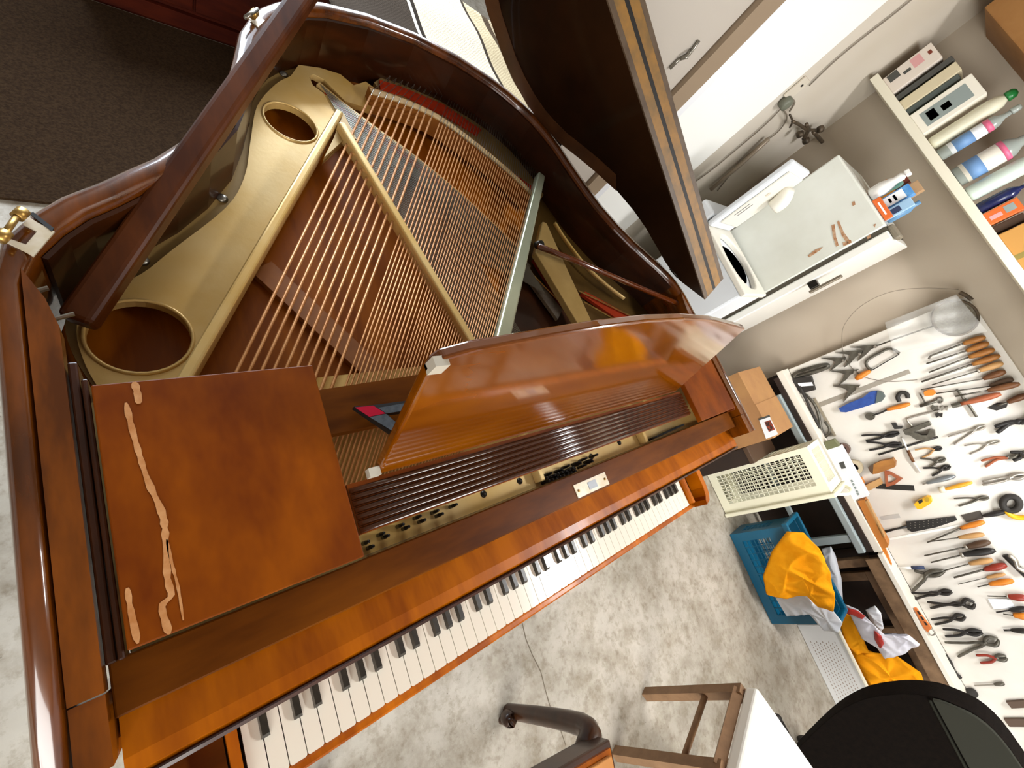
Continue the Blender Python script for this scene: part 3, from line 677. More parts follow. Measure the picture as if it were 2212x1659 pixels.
# ------------------------------------------------------------------ shelf on the right wall
mat('shelf_paint', '#e6e0cc', .5); mat('board_white', '#dedad2', .6, col2='#d4cec4', scale=3); mat('lip_white', '#ede6d8', .5)
XS = 2.85; ZS = 1.655
tag(G().box((XS, -1.6, ZS - .035), (3.0985, 1.47, ZS), c=.002).out('wall_shelf', 'shelf_paint'), 'long cream-painted shelf board high on the right wall', 'shelf')
tag(G().box((2.80, .2, 2.0), (3.0985, 1.385, 2.45), c=.004).out('upper_cabinet', mat('cab_wood', '#8a5c2a', .5, col2='#9c6e3a', scale=6)), 'plain brown wooden cabinet above the wall shelf', 'cabinet')
def sbox(name, label, cat, X, b0, b1, top, depth, m, bands=(), c=.003): return fbox(name, label, cat, X, b0, b1, top, depth, m, 'goods on the wall shelf', ZS, bands, c)
mat('pink_print', '#d8a0a0', .5); mat('dark_grey', '#4a4a46', .6); mat('book_cream', '#cfc3a4', .7); mat('slate', '#56605e', .6); mat('card_white', '#ebe6d8', .6); mat('grey_label', '#8c9794', .6)
mat('green_cap', '#1f7a3a', .3); mat('pink', '#e06c90', .4); mat('clear_plastic', '#b9c2bc', .2, trans=.35); mat('sky_print', '#6d94c4', .5); mat('navy_glass', '#1c2450', .2); mat('brown_dark', '#3f2a18', .7); mat('amber_card', '#c08c44', .6); mat('olive', '#8a7a3a', .6)
sbox('white_carton', 'white carton with dark print standing at the left end of the wall shelf', 'box', 2.88, (1914, 165), (1938, 195), (2012, 92), .16, mat('carton_pinkish', '#ddd2c6', .6), ((.55, .95, .08, .3, 'dark_grey', 'lettering'), (.4, .9, .55, .75, 'pink_print', 'print'), (.45, .6, .35, .5, 'dark_grey', 'lettering'), (.5, .7, .86, .93, 'brown_red', 'lettering')))
sbox('spiral_notebook', 'slim dark grey book on the wall shelf next to the white carton', 'book', 2.89, (1941, 203), (1947, 212), (2064, 130), .15, 'dark_grey')
sbox('cream_book', 'thick cream book between two dark ones on the wall shelf', 'book', 2.88, (1950, 214), (1961, 232), (2083, 155), .16, 'book_cream')
sbox('slim_book', 'dark slate book on the wall shelf beside the large labelled carton', 'book', 2.89, (1962, 234), (1968, 243), (2078, 170), .15, 'slate')
sbox('labelled_carton', 'white carton with a large grey label on the wall shelf', 'box', 2.87, (1970, 246), (1998, 288), (2110, 172), .17, 'card_white', ((.18, .8, .12, .86, 'grey_label', 'label_panel'), (.3, .7, .2, .34, 'card_white', 'lettering'), (.35, .6, .42, .56, 'card_white', 'lettering')))
def sbot(name, label, X, b0, b1, top, m, prof, cap=None, band=None, group='goods on the wall shelf'):
    y0, y1 = sorted((onp(b0, X).y, onp(b1, X).y)); h = onp(top, X).z - ZS; r = (y1 - y0) / 2
    t = thing(name, (X + r, (y0 + y1) / 2, ZS), label, 'bottle', group)
    G().lathe([(a * r, b * h) for a, b in prof], (X + r, (y0 + y1) / 2, ZS + .0005), seg=20).out('body', m, t, True)
    if cap: G().lathe([(a * r, b * h) for a, b in cap[1]], (X + r, (y0 + y1) / 2, ZS + .0008), seg=16).out('cap', cap[0], t, True)
    for (mm, a, b, rr_) in (band or ()): G().lathe([(r * rr_, a * h), (r * rr_, b * h)], (X + r, (y0 + y1) / 2, ZS), seg=20).out('label_band', mm, t, True)
    return t
PB = [(.6, 0), (.98, .02), (1, .06), (1, .72), (.85, .82), (.5, .87), (.45, .88)]
sbot('green_capped_bottle', 'white plastic bottle with a bright green cap on the wall shelf', 2.88, (2006, 295), (2021, 320), (2197, 190), mat('milk_plastic', '#d8d4bc', .4), PB, ('green_cap', [(.62, .885), (.66, .9), (.6, .97), (.3, 1.0)]))
sbot('clear_bottle', 'slim clear bottle with a pink collar and blue print on the wall shelf', 2.87, (2023, 322), (2037, 343), (2205, 222), 'clear_plastic', [(.6, 0), (1, .02), (1, .66), (.9, .72), (.4, .80), (.35, .88)], ('clear_plastic', [(.45, .885), (.5, .90), (.45, .98), (.3, 1.0)]), (('white_print', .14, .58, 1.02), ('sky_print', .2, .44, 1.03), ('pink', .585, .66, 1.03)))
sbot('refill_bottle', 'wide bottle with pink shoulder and printed label on the wall shelf', 2.86, (2058, 360), (2084, 394), (2212, 285), 'clear_plastic', [(.6, 0), (1, .02), (1, .72), (.9, .80), (.5, .90), (.4, 1.0)], None, (('card_white', .12, .66, 1.02), ('sky_print', .18, .40, 1.03), ('pink', .665, .74, 1.03)))
sbot('pale_green_bottle', 'tall pale green-white bottle on the wall shelf right of the printed refill', 2.87, (2087, 402), (2103, 432), (2250, 310), mat('mint', '#c9d6cc', .35), PB, ('mint', [(.5, .885), (.5, 1.0)]))
sbot('blue_glass_bottle', 'dark blue glass bottle with a clear top on the wall shelf', 2.87, (2106, 440), (2118, 462), (2225, 385), 'navy_glass', [(.6, 0), (1, .02), (1, .6), (.8, .7), (.3, .8), (.3, .86)], ('clear_plastic', [(.4, .865), (.5, .88), (.5, 1.0)]))
sbox('orange_packet', 'orange packet with a pale label on the wall shelf', 'packet', 2.87, (2120, 464), (2138, 488), (2200, 430), .05, 'orange_plastic', ((.3, .8, .55, .85, 'grey_label', 'label_panel'), (.3, .6, .1, .45, 'pink_print', 'lettering')))
sbox('dark_packet', 'flat dark brown packet between the orange packet and the amber carton', 'packet', 2.88, (2140, 492), (2150, 506), (2212, 462), .08, 'brown_dark')
sbox('amber_carton', 'wide amber cardboard carton at the right of the wall shelf', 'box', 2.86, (2155, 508), (2205, 590), (2235, 470), .18, 'amber_card', ((.3, .42, .0, 1.0, 'olive', 'stripe'),))
# ------------------------------------------------------------------ tool board, ledges and the tables carrying them
XB = 3.055
zb = .612
tag(G().box((XB, -2.0, zb), (3.0985, .322, 1.464), c=.002).out('tool_board', 'board_white'), 'large white wall board hung with hand tools', 'board')
mat('pale_steel', '#a9b6b8', .4, metal=.2); mat('old_wood', '#6a5036', .7, col2='#86684a', scale=14); mat('dark_wood', '#20130a', .7, col2='#2e1c10', scale=8)
t1 = thing('steel_table', (2.98, -.25, 0), 'pale blue-grey steel table under the left half of the tool board', 'table')
G().box((2.945, -.80, .574), (3.054, .33, .6115), c=.002).out('table_ledge', 'lip_white', t1)
for x in (2.905, 2.955): G().box((x, -.785, .505), (x + .03, .20, .545), c=.006).out('side_rail', 'pale_steel', t1)
G().box((2.935, -.79, .546), (3.06, .30, .5735)).out('table_top', 'dark_wood', t1)
for y in (-.72, .14): G().box((2.91, y, 0), (2.945, y + .045, .504), c=.004).out('leg', 'pale_steel', t1)
G().box((2.915, -.70, .25), (2.935, .14, .28), c=.004).out('stretcher', 'pale_steel', t1)
G().box((3.07, -.80, .0), (3.0985, .32, .60)).out('shade_panel', 'dark_wood', t1)  # added dark sheet standing in for the shade under the table
t2 = thing('wooden_table', (2.98, -1.4, 0), 'old brown wooden table under the right half of the tool board', 'table')
G().box((2.925, -1.99, .588), (3.054, -.805, .6115), c=.002).out('table_ledge', 'lip_white', t2)
G().box((2.93, -1.99, .515), (2.96, -.83, .585), c=.003).out('apron', 'old_wood', t2)
G().box((2.965, -1.99, .53), (3.06, -.82, .586)).out('table_top', 'dark_wood', t2)
for y in (-.88, -1.95): G().box((2.965, y, 0), (3.01, y + .045, .529)).out('leg', 'old_wood', t2)
G().box((3.07, -2.0, 0), (3.0985, -.805, .60)).out('shade_panel', 'dark_wood', t2)  # dark sheet again, painted shade below the wooden table
fw_ = thing('window_sash', (3.0, -1.15, 0), 'old brown wooden window sash leaning under the tool table', 'frame')
for (y0, y1, z0, z1) in ((-1.62, -.93, .45, .50), (-1.62, -.93, .0, .05), (-.98, -.93, .05, .45), (-1.62, -1.57, .05, .45), (-1.28, -1.25, .05, .45)): G().box((3.022, y0, z0), (3.05, y1, z1), c=.003).out('frame_bar', 'old_wood', fw_)
# ------------------------------------------------------------------ tools on the board
mat('tool_grey', '#6a665c', .4, metal=.6, col2='#524e46', scale=40); mat('tool_dark', '#2a2622', .45, metal=.3); mat('tool_black', '#1d1a18', .5); mat('tool_bright', '#a8a298', .3, metal=.7)
mat('tool_wood', '#8f5a22', .5, col2='#a8702e', scale=25, stretch=(1, 1, .3)); mat('tool_wood_dark', '#5a3416', .5, col2='#704620', scale=25); mat('tool_tan', '#b98d58', .5); mat('tool_orange', '#cf7a1e', .45); mat('tool_red', '#8c2f20', .4); mat('tool_brown', '#4e3826', .5)
mat('tool_yellow', '#eab312', .4); mat('tool_blue', '#1f3f86', .5, col2='#2a4e98', scale=40); mat('rust_red', '#9a5230', .5); mat('paper', '#eef0f4', .6); mat('rubber', '#26221e', .7)
def k5(x, y): return (1680 + .24116 * x, 600 + .24116 * y)
def k6(x, y): return (1680 + .24116 * x, 900 + .24116 * y)
def k7(x, y): return (1680 + .24116 * x, 1160 + .24116 * y)
GT = 'hand tools on the white board'
def wp(k, q, off): return at(*k(*q), 'x', XB - off)
def hand(name, label, k, pts, rs, hs, he, rh, ms, mh, cat='tool', collar=None):
    r0 = max(rs, rh) + .001 + (.026 if ('crossing' in label or 'dark red-brown' in label) else 0)
    S = [wp(k, q, r0) for q in pts]; a, b = wp(k, hs, r0), wp(k, he, r0)
    t = thing(name, wp(k, hs, .002), label, cat, GT)
    G().tube(smooth_pts(S + [a], 4) if len(S) > 1 else S + [a], rs, 6).out('shaft', ms, t, True)
    n = 8; G().tube([a.lerp(b, i / n) for i in range(n + 1)], [rh * f for f in (.55, .72, .8, .9, 1, 1, .95, .85, .45)], 10).out('handle', mh, t, True)
    if collar: G().tube([a.lerp(b, -.06), a.lerp(b, .04)], rh * .75, 10).out('ferrule', collar, t, True)
    return t
def plier(name, label, k, jaw, piv, h1, h2, r, m, mh=None, bow=.12, jw=1.6, cat='pliers'):
    r = r * .72; off = r * 1.9 + .002
    J, P, A, B = (wp(k, q, off) for q in (jaw, piv, h1, h2))
    t = thing(name, wp(k, piv, .002), label, cat, GT)
    ax = (J - P); L = ax.length; ax.normalize(); s = Vector((1, 0, 0)).cross(ax)
    for (E_, sg) in ((A, 1), (B, -1)):
        if (E_ - P).dot(s) < 0: sg_ = 1
        else: sg_ = -1
        side = s * sg_; ex = Vector((-1, 0, 0)) * (r * .4 * sg)
        mid = P.lerp(E_, .45) - side * ((E_ - P).length * bow)
        G().tube(smooth_pts([J + side * r * .35 + ex, J.lerp(P, .5) + side * r * jw + ex, P + side * r * .6 + ex], 4), [r * .7, r, r * 1.2, r * 1.4, r * 1.5, r * 1.5, r * 1.4, r * 1.3, r * 1.2], 8).out('jaw', m, t, True)
        G().tube(smooth_pts([P + side * r * .3 + ex, P.lerp(E_, .2) - side * r * .8 + ex, mid + ex, E_ + ex], 4), [r * 1.3] * 3 + [r * 1.05] * 3 + [r] * 6 + [r * .8], 8).out('lever', mh or m, t, True)
    G().lathe([(r * 1.5, -r * 1.1), (r * 1.6, 0), (r * 1.3, r * 1.4)], P, (-1, 0, 0), 12).out('pivot', m, t, True)
    return t
def flat(name, label, k, pts, th, m, cat='tool', holes=(), off=.0006, extra=None):
    P = [wp(k, q, off) for q in pts]
    c_ = sum(P, Vector()) / len(P); t = thing(name, c_, label, cat, GT)
    G().prism(P, (-th, 0, 0), [[wp(k, q, off) for q in h] for h in holes]).out('body', m, t)
    return t
def strip(k, a, b, w1, w2, off=.0006):
    A, B = wp(k, a, off), wp(k, b, off); d = (B - A).normalized(); s = Vector((1, 0, 0)).cross(d)
    return [A - s * w1 / 2, B - s * w2 / 2, B + s * w2 / 2, A + s * w1 / 2]
def bar(name, label, k, a, b, w1, w2, th, m, cat='tool'):
    P = strip(k, a, b, w1, w2); c_ = sum(P, Vector()) / 4; t = thing(name, c_, label, cat, GT)
    G().prism(P, (-th, 0, 0)).out('body', m, t); return t
def ringk(cx_, cy_, rx, ry, n=24): return [(cx_ + rx * math.cos(6.2832 * i / n), cy_ + ry * math.sin(6.2832 * i / n)) for i in range(n)]
# steel clamps
for lb, pts in (('dark steel V-shaped clamp nearest the top edge of the tool board', ((650, 622), (770, 606), (905, 598), (895, 615), (840, 640), (790, 690), (718, 748), (762, 680), (778, 640), (740, 628))),
                ('dark steel V-shaped clamp second in the row of three', ((520, 672), (640, 655), (765, 652), (750, 680), (700, 710), (660, 760), (600, 802), (640, 735), (655, 690), (610, 682))),
                ('dark steel V-shaped clamp third in the row of three next to the wire hank', ((392, 718), (500, 712), (615, 715), (600, 745), (560, 770), (520, 800), (470, 838), (505, 785), (520, 750), (480, 735))),
                ('dark steel V-shaped clamp alone between the wire hank and the coping saw', ((482, 836), (600, 826), (730, 818), (690, 850), (650, 870), (620, 910), (550, 962), (590, 900), (608, 860), (560, 848))),
                ('dark steel V-shaped clamp lying over the steel ruler', ((498, 968), (620, 955), (745, 958), (720, 985), (690, 1015), (640, 1060), (592, 1112), (615, 1060), (635, 1010), (590, 985)))):
    t = flat('spring_clamp', lb, k5, pts, .018, 'tool_grey', 'clamp')
    q = wp(k5, ((pts[2][0] + pts[4][0]) / 2, (pts[2][1] + pts[4][1]) / 2), .022); G().lathe([(.008, 0), (.006, .004)], q, (-1, 0, 0), 10).out('rivet', 'tool_bright', t)
# wire hank, pouch
t = thing('wire_hank', wp(k5, (300, 820), .01), 'coiled hank of grey wire at the corner of the tool board', 'wire', GT)
for j in range(4): G().tube(smooth_pts([wp(k5, q, .008 + .006 * j) for q in ((140 + 12 * j, 860), (240, 815 + 8 * j), (420, 770 + 6 * j), (462 - 8 * j, 790), (430, 820 - 5 * j), (280, 870 - 6 * j), (150, 890))], 5, True), .0045, 6, closed=True).out('wire_loop', 'tool_grey', t, True)
t = flat('belt_pouch', 'black pouch with a white tag beside the wire hank', k5, ((150, 900), (310, 880), (345, 1000), (220, 1030), (160, 960)), .035, 'rubber', 'pouch')
G().prism([wp(k5, q, .037) for q in ((180, 945), (305, 935), (320, 965), (195, 975))], (-.002, 0, 0)).out('tag', 'paper', t)
for lb, px, m_ in (('tangled grey cable with metal clips hanging along the board ledge', ((170, 1000), (250, 1060), (310, 1130), (350, 1220), (370, 1330), (400, 1420), (440, 1400), (450, 1350), (410, 1290)), 'tool_grey'), ('dark cable lying on the ledge under the black pouch', ((180, 970), (240, 1090), (280, 1180), (330, 1280), (360, 1350)), 'rubber')):
    tag(G().tube(smooth_pts([wp(k5, (q[0] + 14, q[1]), .012 if m_ == 'tool_grey' else .036) for q in px], 5), .008, 6).out('tool_cable', m_, None, True), lb, 'cable', GT)
bar('bent_bracket', 'long thin brown-grey metal bracket at the lower left of the board', k5, (330, 1080), (515, 1415), .012, .012, .012, mat('bracket', '#8c8270', .5))
flat('tan_card', 'tan card strip tucked behind the cable on the ledge', k5, ((225, 1120), (270, 1110), (330, 1240), (300, 1270)), .012, 'tan_card', 'card')
# coping saw
t = thing('coping_saw', wp(k5, (900, 760), .01), 'coping saw with bowed steel frame and orange wooden handle', 'saw', GT)
G().tube(smooth_pts([wp(k5, q, .010) for q in ((845, 830), (800, 795), (795, 755), (840, 715), (930, 665), (995, 635), (1050, 648), (1090, 680))], 5), .007, 8).out('frame', 'tool_grey', t, True)
G().tube([wp(k5, (845, 828), .010), wp(k5, (1088, 684), .010)], .0025, 6).out('blade', 'tool_dark', t)
G().tube([wp(k5, q, .017) for q in ((700, 908), (730, 888), (790, 852), (830, 835))], [.010, .016, .014, .008], 10).out('handle', 'tool_orange', t, True)
tag(bar('steel_ruler', 'long grey steel ruler lying diagonally across the tool board', k5, (372, 1140), (1182, 838), .026, .022, .002, mat('ruler', '#a39c90', .4, metal=.3), 'ruler'))
t = flat('blue_sheath', 'blue leather tool sheath with a dark end', k5, ((556, 1165), (640, 1120), (770, 1068), (830, 1018), (900, 1008), (880, 1120), (740, 1165), (620, 1200), (570, 1196)), .022, 'tool_blue', 'sheath')
G().prism([wp(k5, q, .0006) for q in ((901, 1008), (945, 1022), (967, 1060), (940, 1100), (882, 1120))], (-.026, 0, 0)).out('cap', 'slate', t)
# hooks and roller
t = thing('hook_spanner', wp(k5, (1110, 1070), .01), 'black hook-shaped rubber ring above the roller handle', 'hook', GT)
G().tube(smooth_pts([wp(k5, q, .012) for q in ((1090, 1110), (1075, 1070), (1095, 1035), (1130, 1028), (1160, 1045), (1165, 1078))], 5), .010, 8).out('ring', 'rubber', t, True)
t = hand('seam_roller', 'seam roller with orange wooden handle and grey wheel', k5, ((850, 1232), (920, 1210)), .005, (980, 1182), (1186, 1128), .013, 'tool_dark', 'tool_orange', 'roller')
G().lathe([(.022, -.006), (.022, .006)], wp(k5, (828, 1240), .012), (-1, 0, 0), 18).out('wheel', 'tool_grey', t)
# carving tools along the top
for lb, pts, hs, he, rs, mh in (('bent-tipped carving gouge, topmost in the row of wooden handles', ((1352, 728), (1372, 700), (1420, 680)), (1660, 590), (1862, 528), .005, 'tool_wood'),
        ('carving gouge with wooden handle, second from the top of the row', ((1332, 770),), (1690, 655), (1892, 582), .004, 'tool_wood'),
        ('carving gouge with wooden handle, third from the top of the row', ((1352, 848),), (1710, 712), (1944, 640), .004, 'tool_wood'),
        ('carving gouge with wooden handle, fourth from the top of the row', ((1288, 932),), (1742, 776), (1992, 694), .005, 'tool_wood'),
        ('carving gouge with a shiny ferrule, fifth from the top of the row', ((1380, 960),), (1800, 832), (2020, 762), .003, 'tool_tan'),
        ('carving gouge with short dark wooden handle, sixth from the top of the row', ((1282, 1002),), (1840, 905), (2042, 836), .003, 'tool_wood_dark'),
        ('carving gouge with nearly black handle, seventh from the top of the row', ((1420, 1036),), (1900, 972), (2112, 905), .003, 'tool_brown'),
        ('file with dark red-brown handle below the carving gouges', ((1590, 1062),), (1880, 1010), (2170, 948), .004, 'tool_wood_dark'),
        ('broad rasp with long orange-brown body below the carving gouges', ((1560, 1150), (1600, 1140)), (1640, 1130), (2000, 1040), .012, 'rust_red'),
        ('trowel with dark wooden handle at the upper right of the tool board', ((1960, 1150),), (2060, 1115), (2240, 1045), .005, 'tool_wood_dark')):
    hand('carving_gouge' if 'gouge' in lb else ('trowel' if 'trowel' in lb else 'wood_file'), lb, k5, pts, rs, hs, he, .0155, 'tool_grey', mh, 'gouge' if 'gouge' in lb else ('trowel' if 'trowel' in lb else 'file'), 'tool_bright' if 'ferrule' in lb else None)
flat('leaf_scraper', 'dark pointed leaf-shaped scraper blade beside the trowel', k5, ((1880, 1165), (1960, 1120), (2065, 1115), (2050, 1160), (1960, 1190)), .003, 'tool_dark', 'scraper')
t = flat('marking_gauge', 'small orange wooden gauge with a metal hook', k5, ((1310, 1020), (1350, 998), (1400, 1000), (1420, 1030), (1395, 1050), (1320, 1055)), .02, 'tool_orange', 'gauge')
G().tube([wp(k5, q, .008) for q in ((1275, 1042), (1300, 1080), (1320, 1120))], .004, 6).out('hook', 'tool_grey', t, True)
t = thing('small_key', wp(k5, (1400, 1130), .01), 'short grey rod with a ring end beside the orange gauge', 'key', GT)
G().tube([wp(k5, (1275, 1150), .008), wp(k5, (1430, 1100), .008)], .008, 8).out('rod', 'tool_grey', t, True)
G().tube([wp(k5, q, .008) for q in ringk(1452, 1095, 25, 25, 14)], .004, 6, closed=True).out('ring', 'tool_grey', t, True)
t = thing('metal_rod', wp(k5, (1300, 1230), .01), 'thin bright metal rod with bent ends below the ring key', 'rod', GT)
G().tube(smooth_pts([wp(k5, q, .008) for q in ((1210, 1340), (1160, 1275), (1200, 1250), (1330, 1215), (1450, 1190))], 5), .005, 8).out('rod', 'tool_bright', t, True)
for i, (x, y, lb) in enumerate(((1405, 1160, 'grey butterfly nut hanging from the thin rod'), (1490, 1165, 'pale grey clip right of the ring key'), (1445, 1225, 'dark bent clip at the end of the thin rod'))):
    flat('metal_clip', lb, k5, ((x - 35, y), (x - 10, y - 22), (x + 8, y - 5), (x + 34, y - 14), (x + 30, y + 22), (x, y + 10), (x - 20, y + 26)), .012, ('tool_grey', 'tool_bright', 'tool_dark')[i], 'clip')
t = thing('hand_drill', wp(k5, (1690, 1130), .01), 'thin cross-shaped hand drill standing among the small clips', 'drill', GT)
G().tube(smooth_pts([wp(k5, q, .010) for q in ((1600, 1000), (1620, 1020), (1660, 1075), (1720, 1150), (1782, 1246))], 4), .0055, 8).out('spindle', 'tool_grey', t, True)
G().tube([wp(k5, (1590, 1062), .012), wp(k5, (1690, 1040), .012)], .004, 6).out('cross_handle', 'tool_grey', t, True)
G().lathe([(.012, -.012), (.012, .012)], wp(k5, (1690, 1110), .013), (0, -.6, -.8), 10).out('gear', 'tool_grey', t, True)
t = flat('wooden_spokeshave', 'dark stub handle beside the thin rod, above the black pliers', k5, ((1022, 1300), (1060, 1295), (1075, 1325), (1120, 1325), (1115, 1345), (1050, 1350)), .02, 'tool_black', 'tool')
t = flat('bench_vice', 'grey cast metal clamp with a hooked jaw in the middle of the board', k5, ((1130, 1360), (1360, 1280), (1380, 1310), (1220, 1372), (1300, 1400), (1345, 1398), (1370, 1350), (1410, 1360), (1415, 1410), (1350, 1450), (1250, 1440), (1190, 1400), (1150, 1395)), .035, 'tool_grey', 'clamp')
# pliers and cutters
plier('black_pliers', 'black pliers above the second black pair, left of the grey clamp', k5, (1088, 1388), (960, 1415), (752, 1412), (790, 1462), .008, 'tool_black', bow=.06)
plier('black_pliers', 'black pliers just above the long black rod', k5, (1112, 1490), (985, 1500), (795, 1470), (820, 1545), .008, 'tool_black', bow=.06)
tag(G().tube([wp(k5, (905, 1585), .006), wp(k5, (1436, 1426), .006)], .005, 8).out('black_rod', 'tool_black', None, True), 'long straight black rod below the grey clamp', 'rod', GT)
plier('garden_shears', 'large black shears at the right edge of the board', k5, (2300, 1210), (2160, 1290), (1945, 1335), (1965, 1390), .013, 'tool_black', bow=.1)
plier('spring_dividers', 'grey spreading pliers with a dark spring between the handles', k5, (1862, 1325), (1770, 1360), (1525, 1422), (1580, 1495), .006, 'tool_bright', bow=.02)
plier('thin_pliers', 'thin grey pliers with long pale handles below the spreading pliers', k5, (1995, 1462), (1885, 1490), (1672, 1505), (1720, 1582), .005, 'tool_bright', bow=.08)
plier('orange_pliers', 'pliers with long orange-red handles near the right edge of the board', k5, (2150, 1560), (2060, 1610), (1822, 1640), (1860, 1695), .008, 'tool_grey', 'rust_red', bow=.1)
plier('black_snips', 'black handled snips at the right edge below the large shears', k5, (2290, 1590), (2200, 1580), (2080, 1560), (2110, 1640), .011, 'tool_grey', 'tool_black', bow=.15)
t = thing('scalpel', wp(k6, (1190, 350), .008), 'slim scalpel with white ends and a red-brown grip', 'knife', GT)
G().tube([wp(k6, (1112, 190), .008), wp(k6, (1165, 300), .008)], .0045, 8).out('blade', 'bottle_white', t, True)
G().tube([wp(k6, (1165, 300), .008), wp(k6, (1215, 405), .008)], .007, 8).out('grip', 'tool_wood_dark', t, True)
G().tube([wp(k6, (1215, 405), .008), wp(k6, (1278, 498), .008)], .0035, 8).out('tail', 'bottle_white', t, True)
plier('tan_pliers', 'small pliers with tan handles and black head', k6, (1472, 278), (1405, 292), (1230, 298), (1285, 372), .006, 'tool_black', 'tool_tan', bow=.1)
plier('grey_pliers', 'small grey pliers below the tan-handled pair', k6, (1502, 372), (1425, 400), (1275, 372), (1345, 462), .007, 'tool_grey', bow=.1)
plier('side_cutters', 'small dark side cutters with one shiny tip', k6, (1545, 440), (1470, 470), (1300, 460), (1382, 532), .007, 'tool_dark', bow=.08)
t = flat('sanding_block', 'brown wooden sanding block with a dark end', k6, ((870, 415), (930, 385), (1040, 362), (1065, 395), (1062, 435), (900, 495), (862, 500)), .04, 'tool_wood', 'block')
G().prism([wp(k6, q, .0006) for q in ((820, 440), (869, 415), (861, 500), (840, 480))], (-.042, 0, 0)).out('end', 'tool_brown', t)
flat('angle_frame', 'orange-red triangular metal frame hanging below the sanding block', k6, ((958, 480), (1000, 485), (1122, 550), (1050, 605), (972, 625)), .012, 'rust_red', 'frame', holes=(((985, 520), (1010, 515), (1070, 552), (1030, 580), (990, 590)),))
bar('dark_ruler', 'short dark ruler behind the triangular frame', k6, (880, 622), (1224, 640), .03, .03, .003, 'tool_dark', 'ruler')
flat('wood_offcut', 'pale tan block leaning behind the white paper box', k6, ((780, 610), (920, 542), (945, 590), (820, 655)), .03, 'tool_tan', 'block')
flat('orange_block', 'small orange block beside the tan block on the ledge', k6, ((725, 548), (755, 535), (785, 590), (760, 610)), .03, 'tool_orange', 'block')
t = hand('center_punch', 'grey cylindrical punch with a thin point', k6, ((1300, 606),), .004, (1335, 595), (1592, 532), .013, 'tool_bright', mat('punch', '#868b8e', .35, metal=.5), 'punch')
t = hand('paint_scraper', 'yellow handled brush with a pale rounded head', k6, ((1445, 655),), .016, (1500, 650), (1744, 588), .011, mat('bristle', '#e8dcc2', .8), mat('yellow_handle', '#e2a02c', .4), 'brush')
t = flat('tape_measure', 'yellow tape measure with a black label', k6, ((1228, 770), (1260, 740), (1340, 702), (1375, 708), (1388, 745), (1370, 765), (1290, 812), (1255, 808)), .035, 'tool_yellow', 'tape measure')
G().prism([wp(k6, q, .0366) for q in ((1255, 755), (1295, 738), (1300, 765), (1268, 782))], (-.001, 0, 0)).out('label_panel', 'tool_black', t)
G().prism([wp(k6, q, .0366) for q in ringk(1338, 742, 22, 22, 14)], (-.001, 0, 0)).out('dial', mat('gold_label', '#b08a1a', .5), t)
plier('flat_pliers', 'thin grey-green pliers right of the yellow tape measure', k6, (1892, 722), (1800, 735), (1578, 732), (1620, 802), .006, 'tool_grey', bow=.05)
plier('metal_shears', 'long grey shears at the right edge with shiny tips', k6, (2230, 520), (2090, 545), (1830, 580), (1835, 612), .009, 'tool_bright', bow=.05)
t = thing('hacksaw', wp(k6, (2120, 830), .01), 'hacksaw with yellow frame and black round grip at the right edge', 'saw', GT)
G().tube([wp(k6, q, .016) for q in ringk(2090, 780, 75, 65, 20)], .014, 8, closed=True).out('grip', 'rubber', t, True)
G().tube(smooth_pts([wp(k6, q, .016) for q in ((2050, 842), (2085, 880), (2150, 905), (2240, 905))], 4), .012, 8).out('frame', 'tool_yellow', t, True)
t = hand('putty_knife', 'wide dark putty knife with black handle', k6, ((1830, 885),), .006, (1845, 890), (2045, 850), .013, 'tool_dark', 'tool_black', 'scraper')
G().prism([wp(k6, q, .001) for q in ((1640, 882), (1815, 840), (1842, 908), (1690, 946))], (-.003, 0, 0)).out('blade', mat('blade_dark', '#3c342c', .5), t)
bar('small_ruler', 'short pale grey ruler above the black rasp', k6, (922, 912), (1092, 886), .022, .022, .002, mat('ruler_pale', '#b9b6b0', .4), 'ruler')
t = flat('grater_file', 'black perforated rasp with a long thin tang', k6, ((1150, 935), (1300, 925), (1590, 888), (1608, 922), (1420, 985), (1205, 1028), (1165, 1005)), .012, 'tool_black', 'rasp')
G().tube([wp(k6, (1158, 985), .007), wp(k6, (1060, 1005), .007), wp(k6, (962, 1030), .007)], [.007, .005, .008], 8).out('tang', 'tool_black', t, True)
dotm = G()
for i in range(9):
    for j in range(3):
        u_ = 1190 + i * 40; v_ = 955 + j * 22 - i * 5
        if j == 2 and i > 5: continue
        dotm.lathe([(.0022, 0), (.002, .001)], wp(k6, (u_, v_), .0127), (-1, 0, 0), 6)
dotm.out('rasp_hole', 'tool_bright', t)['kind'] = 'stuff'
bar('white_strip', 'thin white plastic strip below the black rasp', k6, (1000, 1096), (1690, 966), .012, .012, .003, mat('strip_white', '#f4f2ec', .5), 'strip')
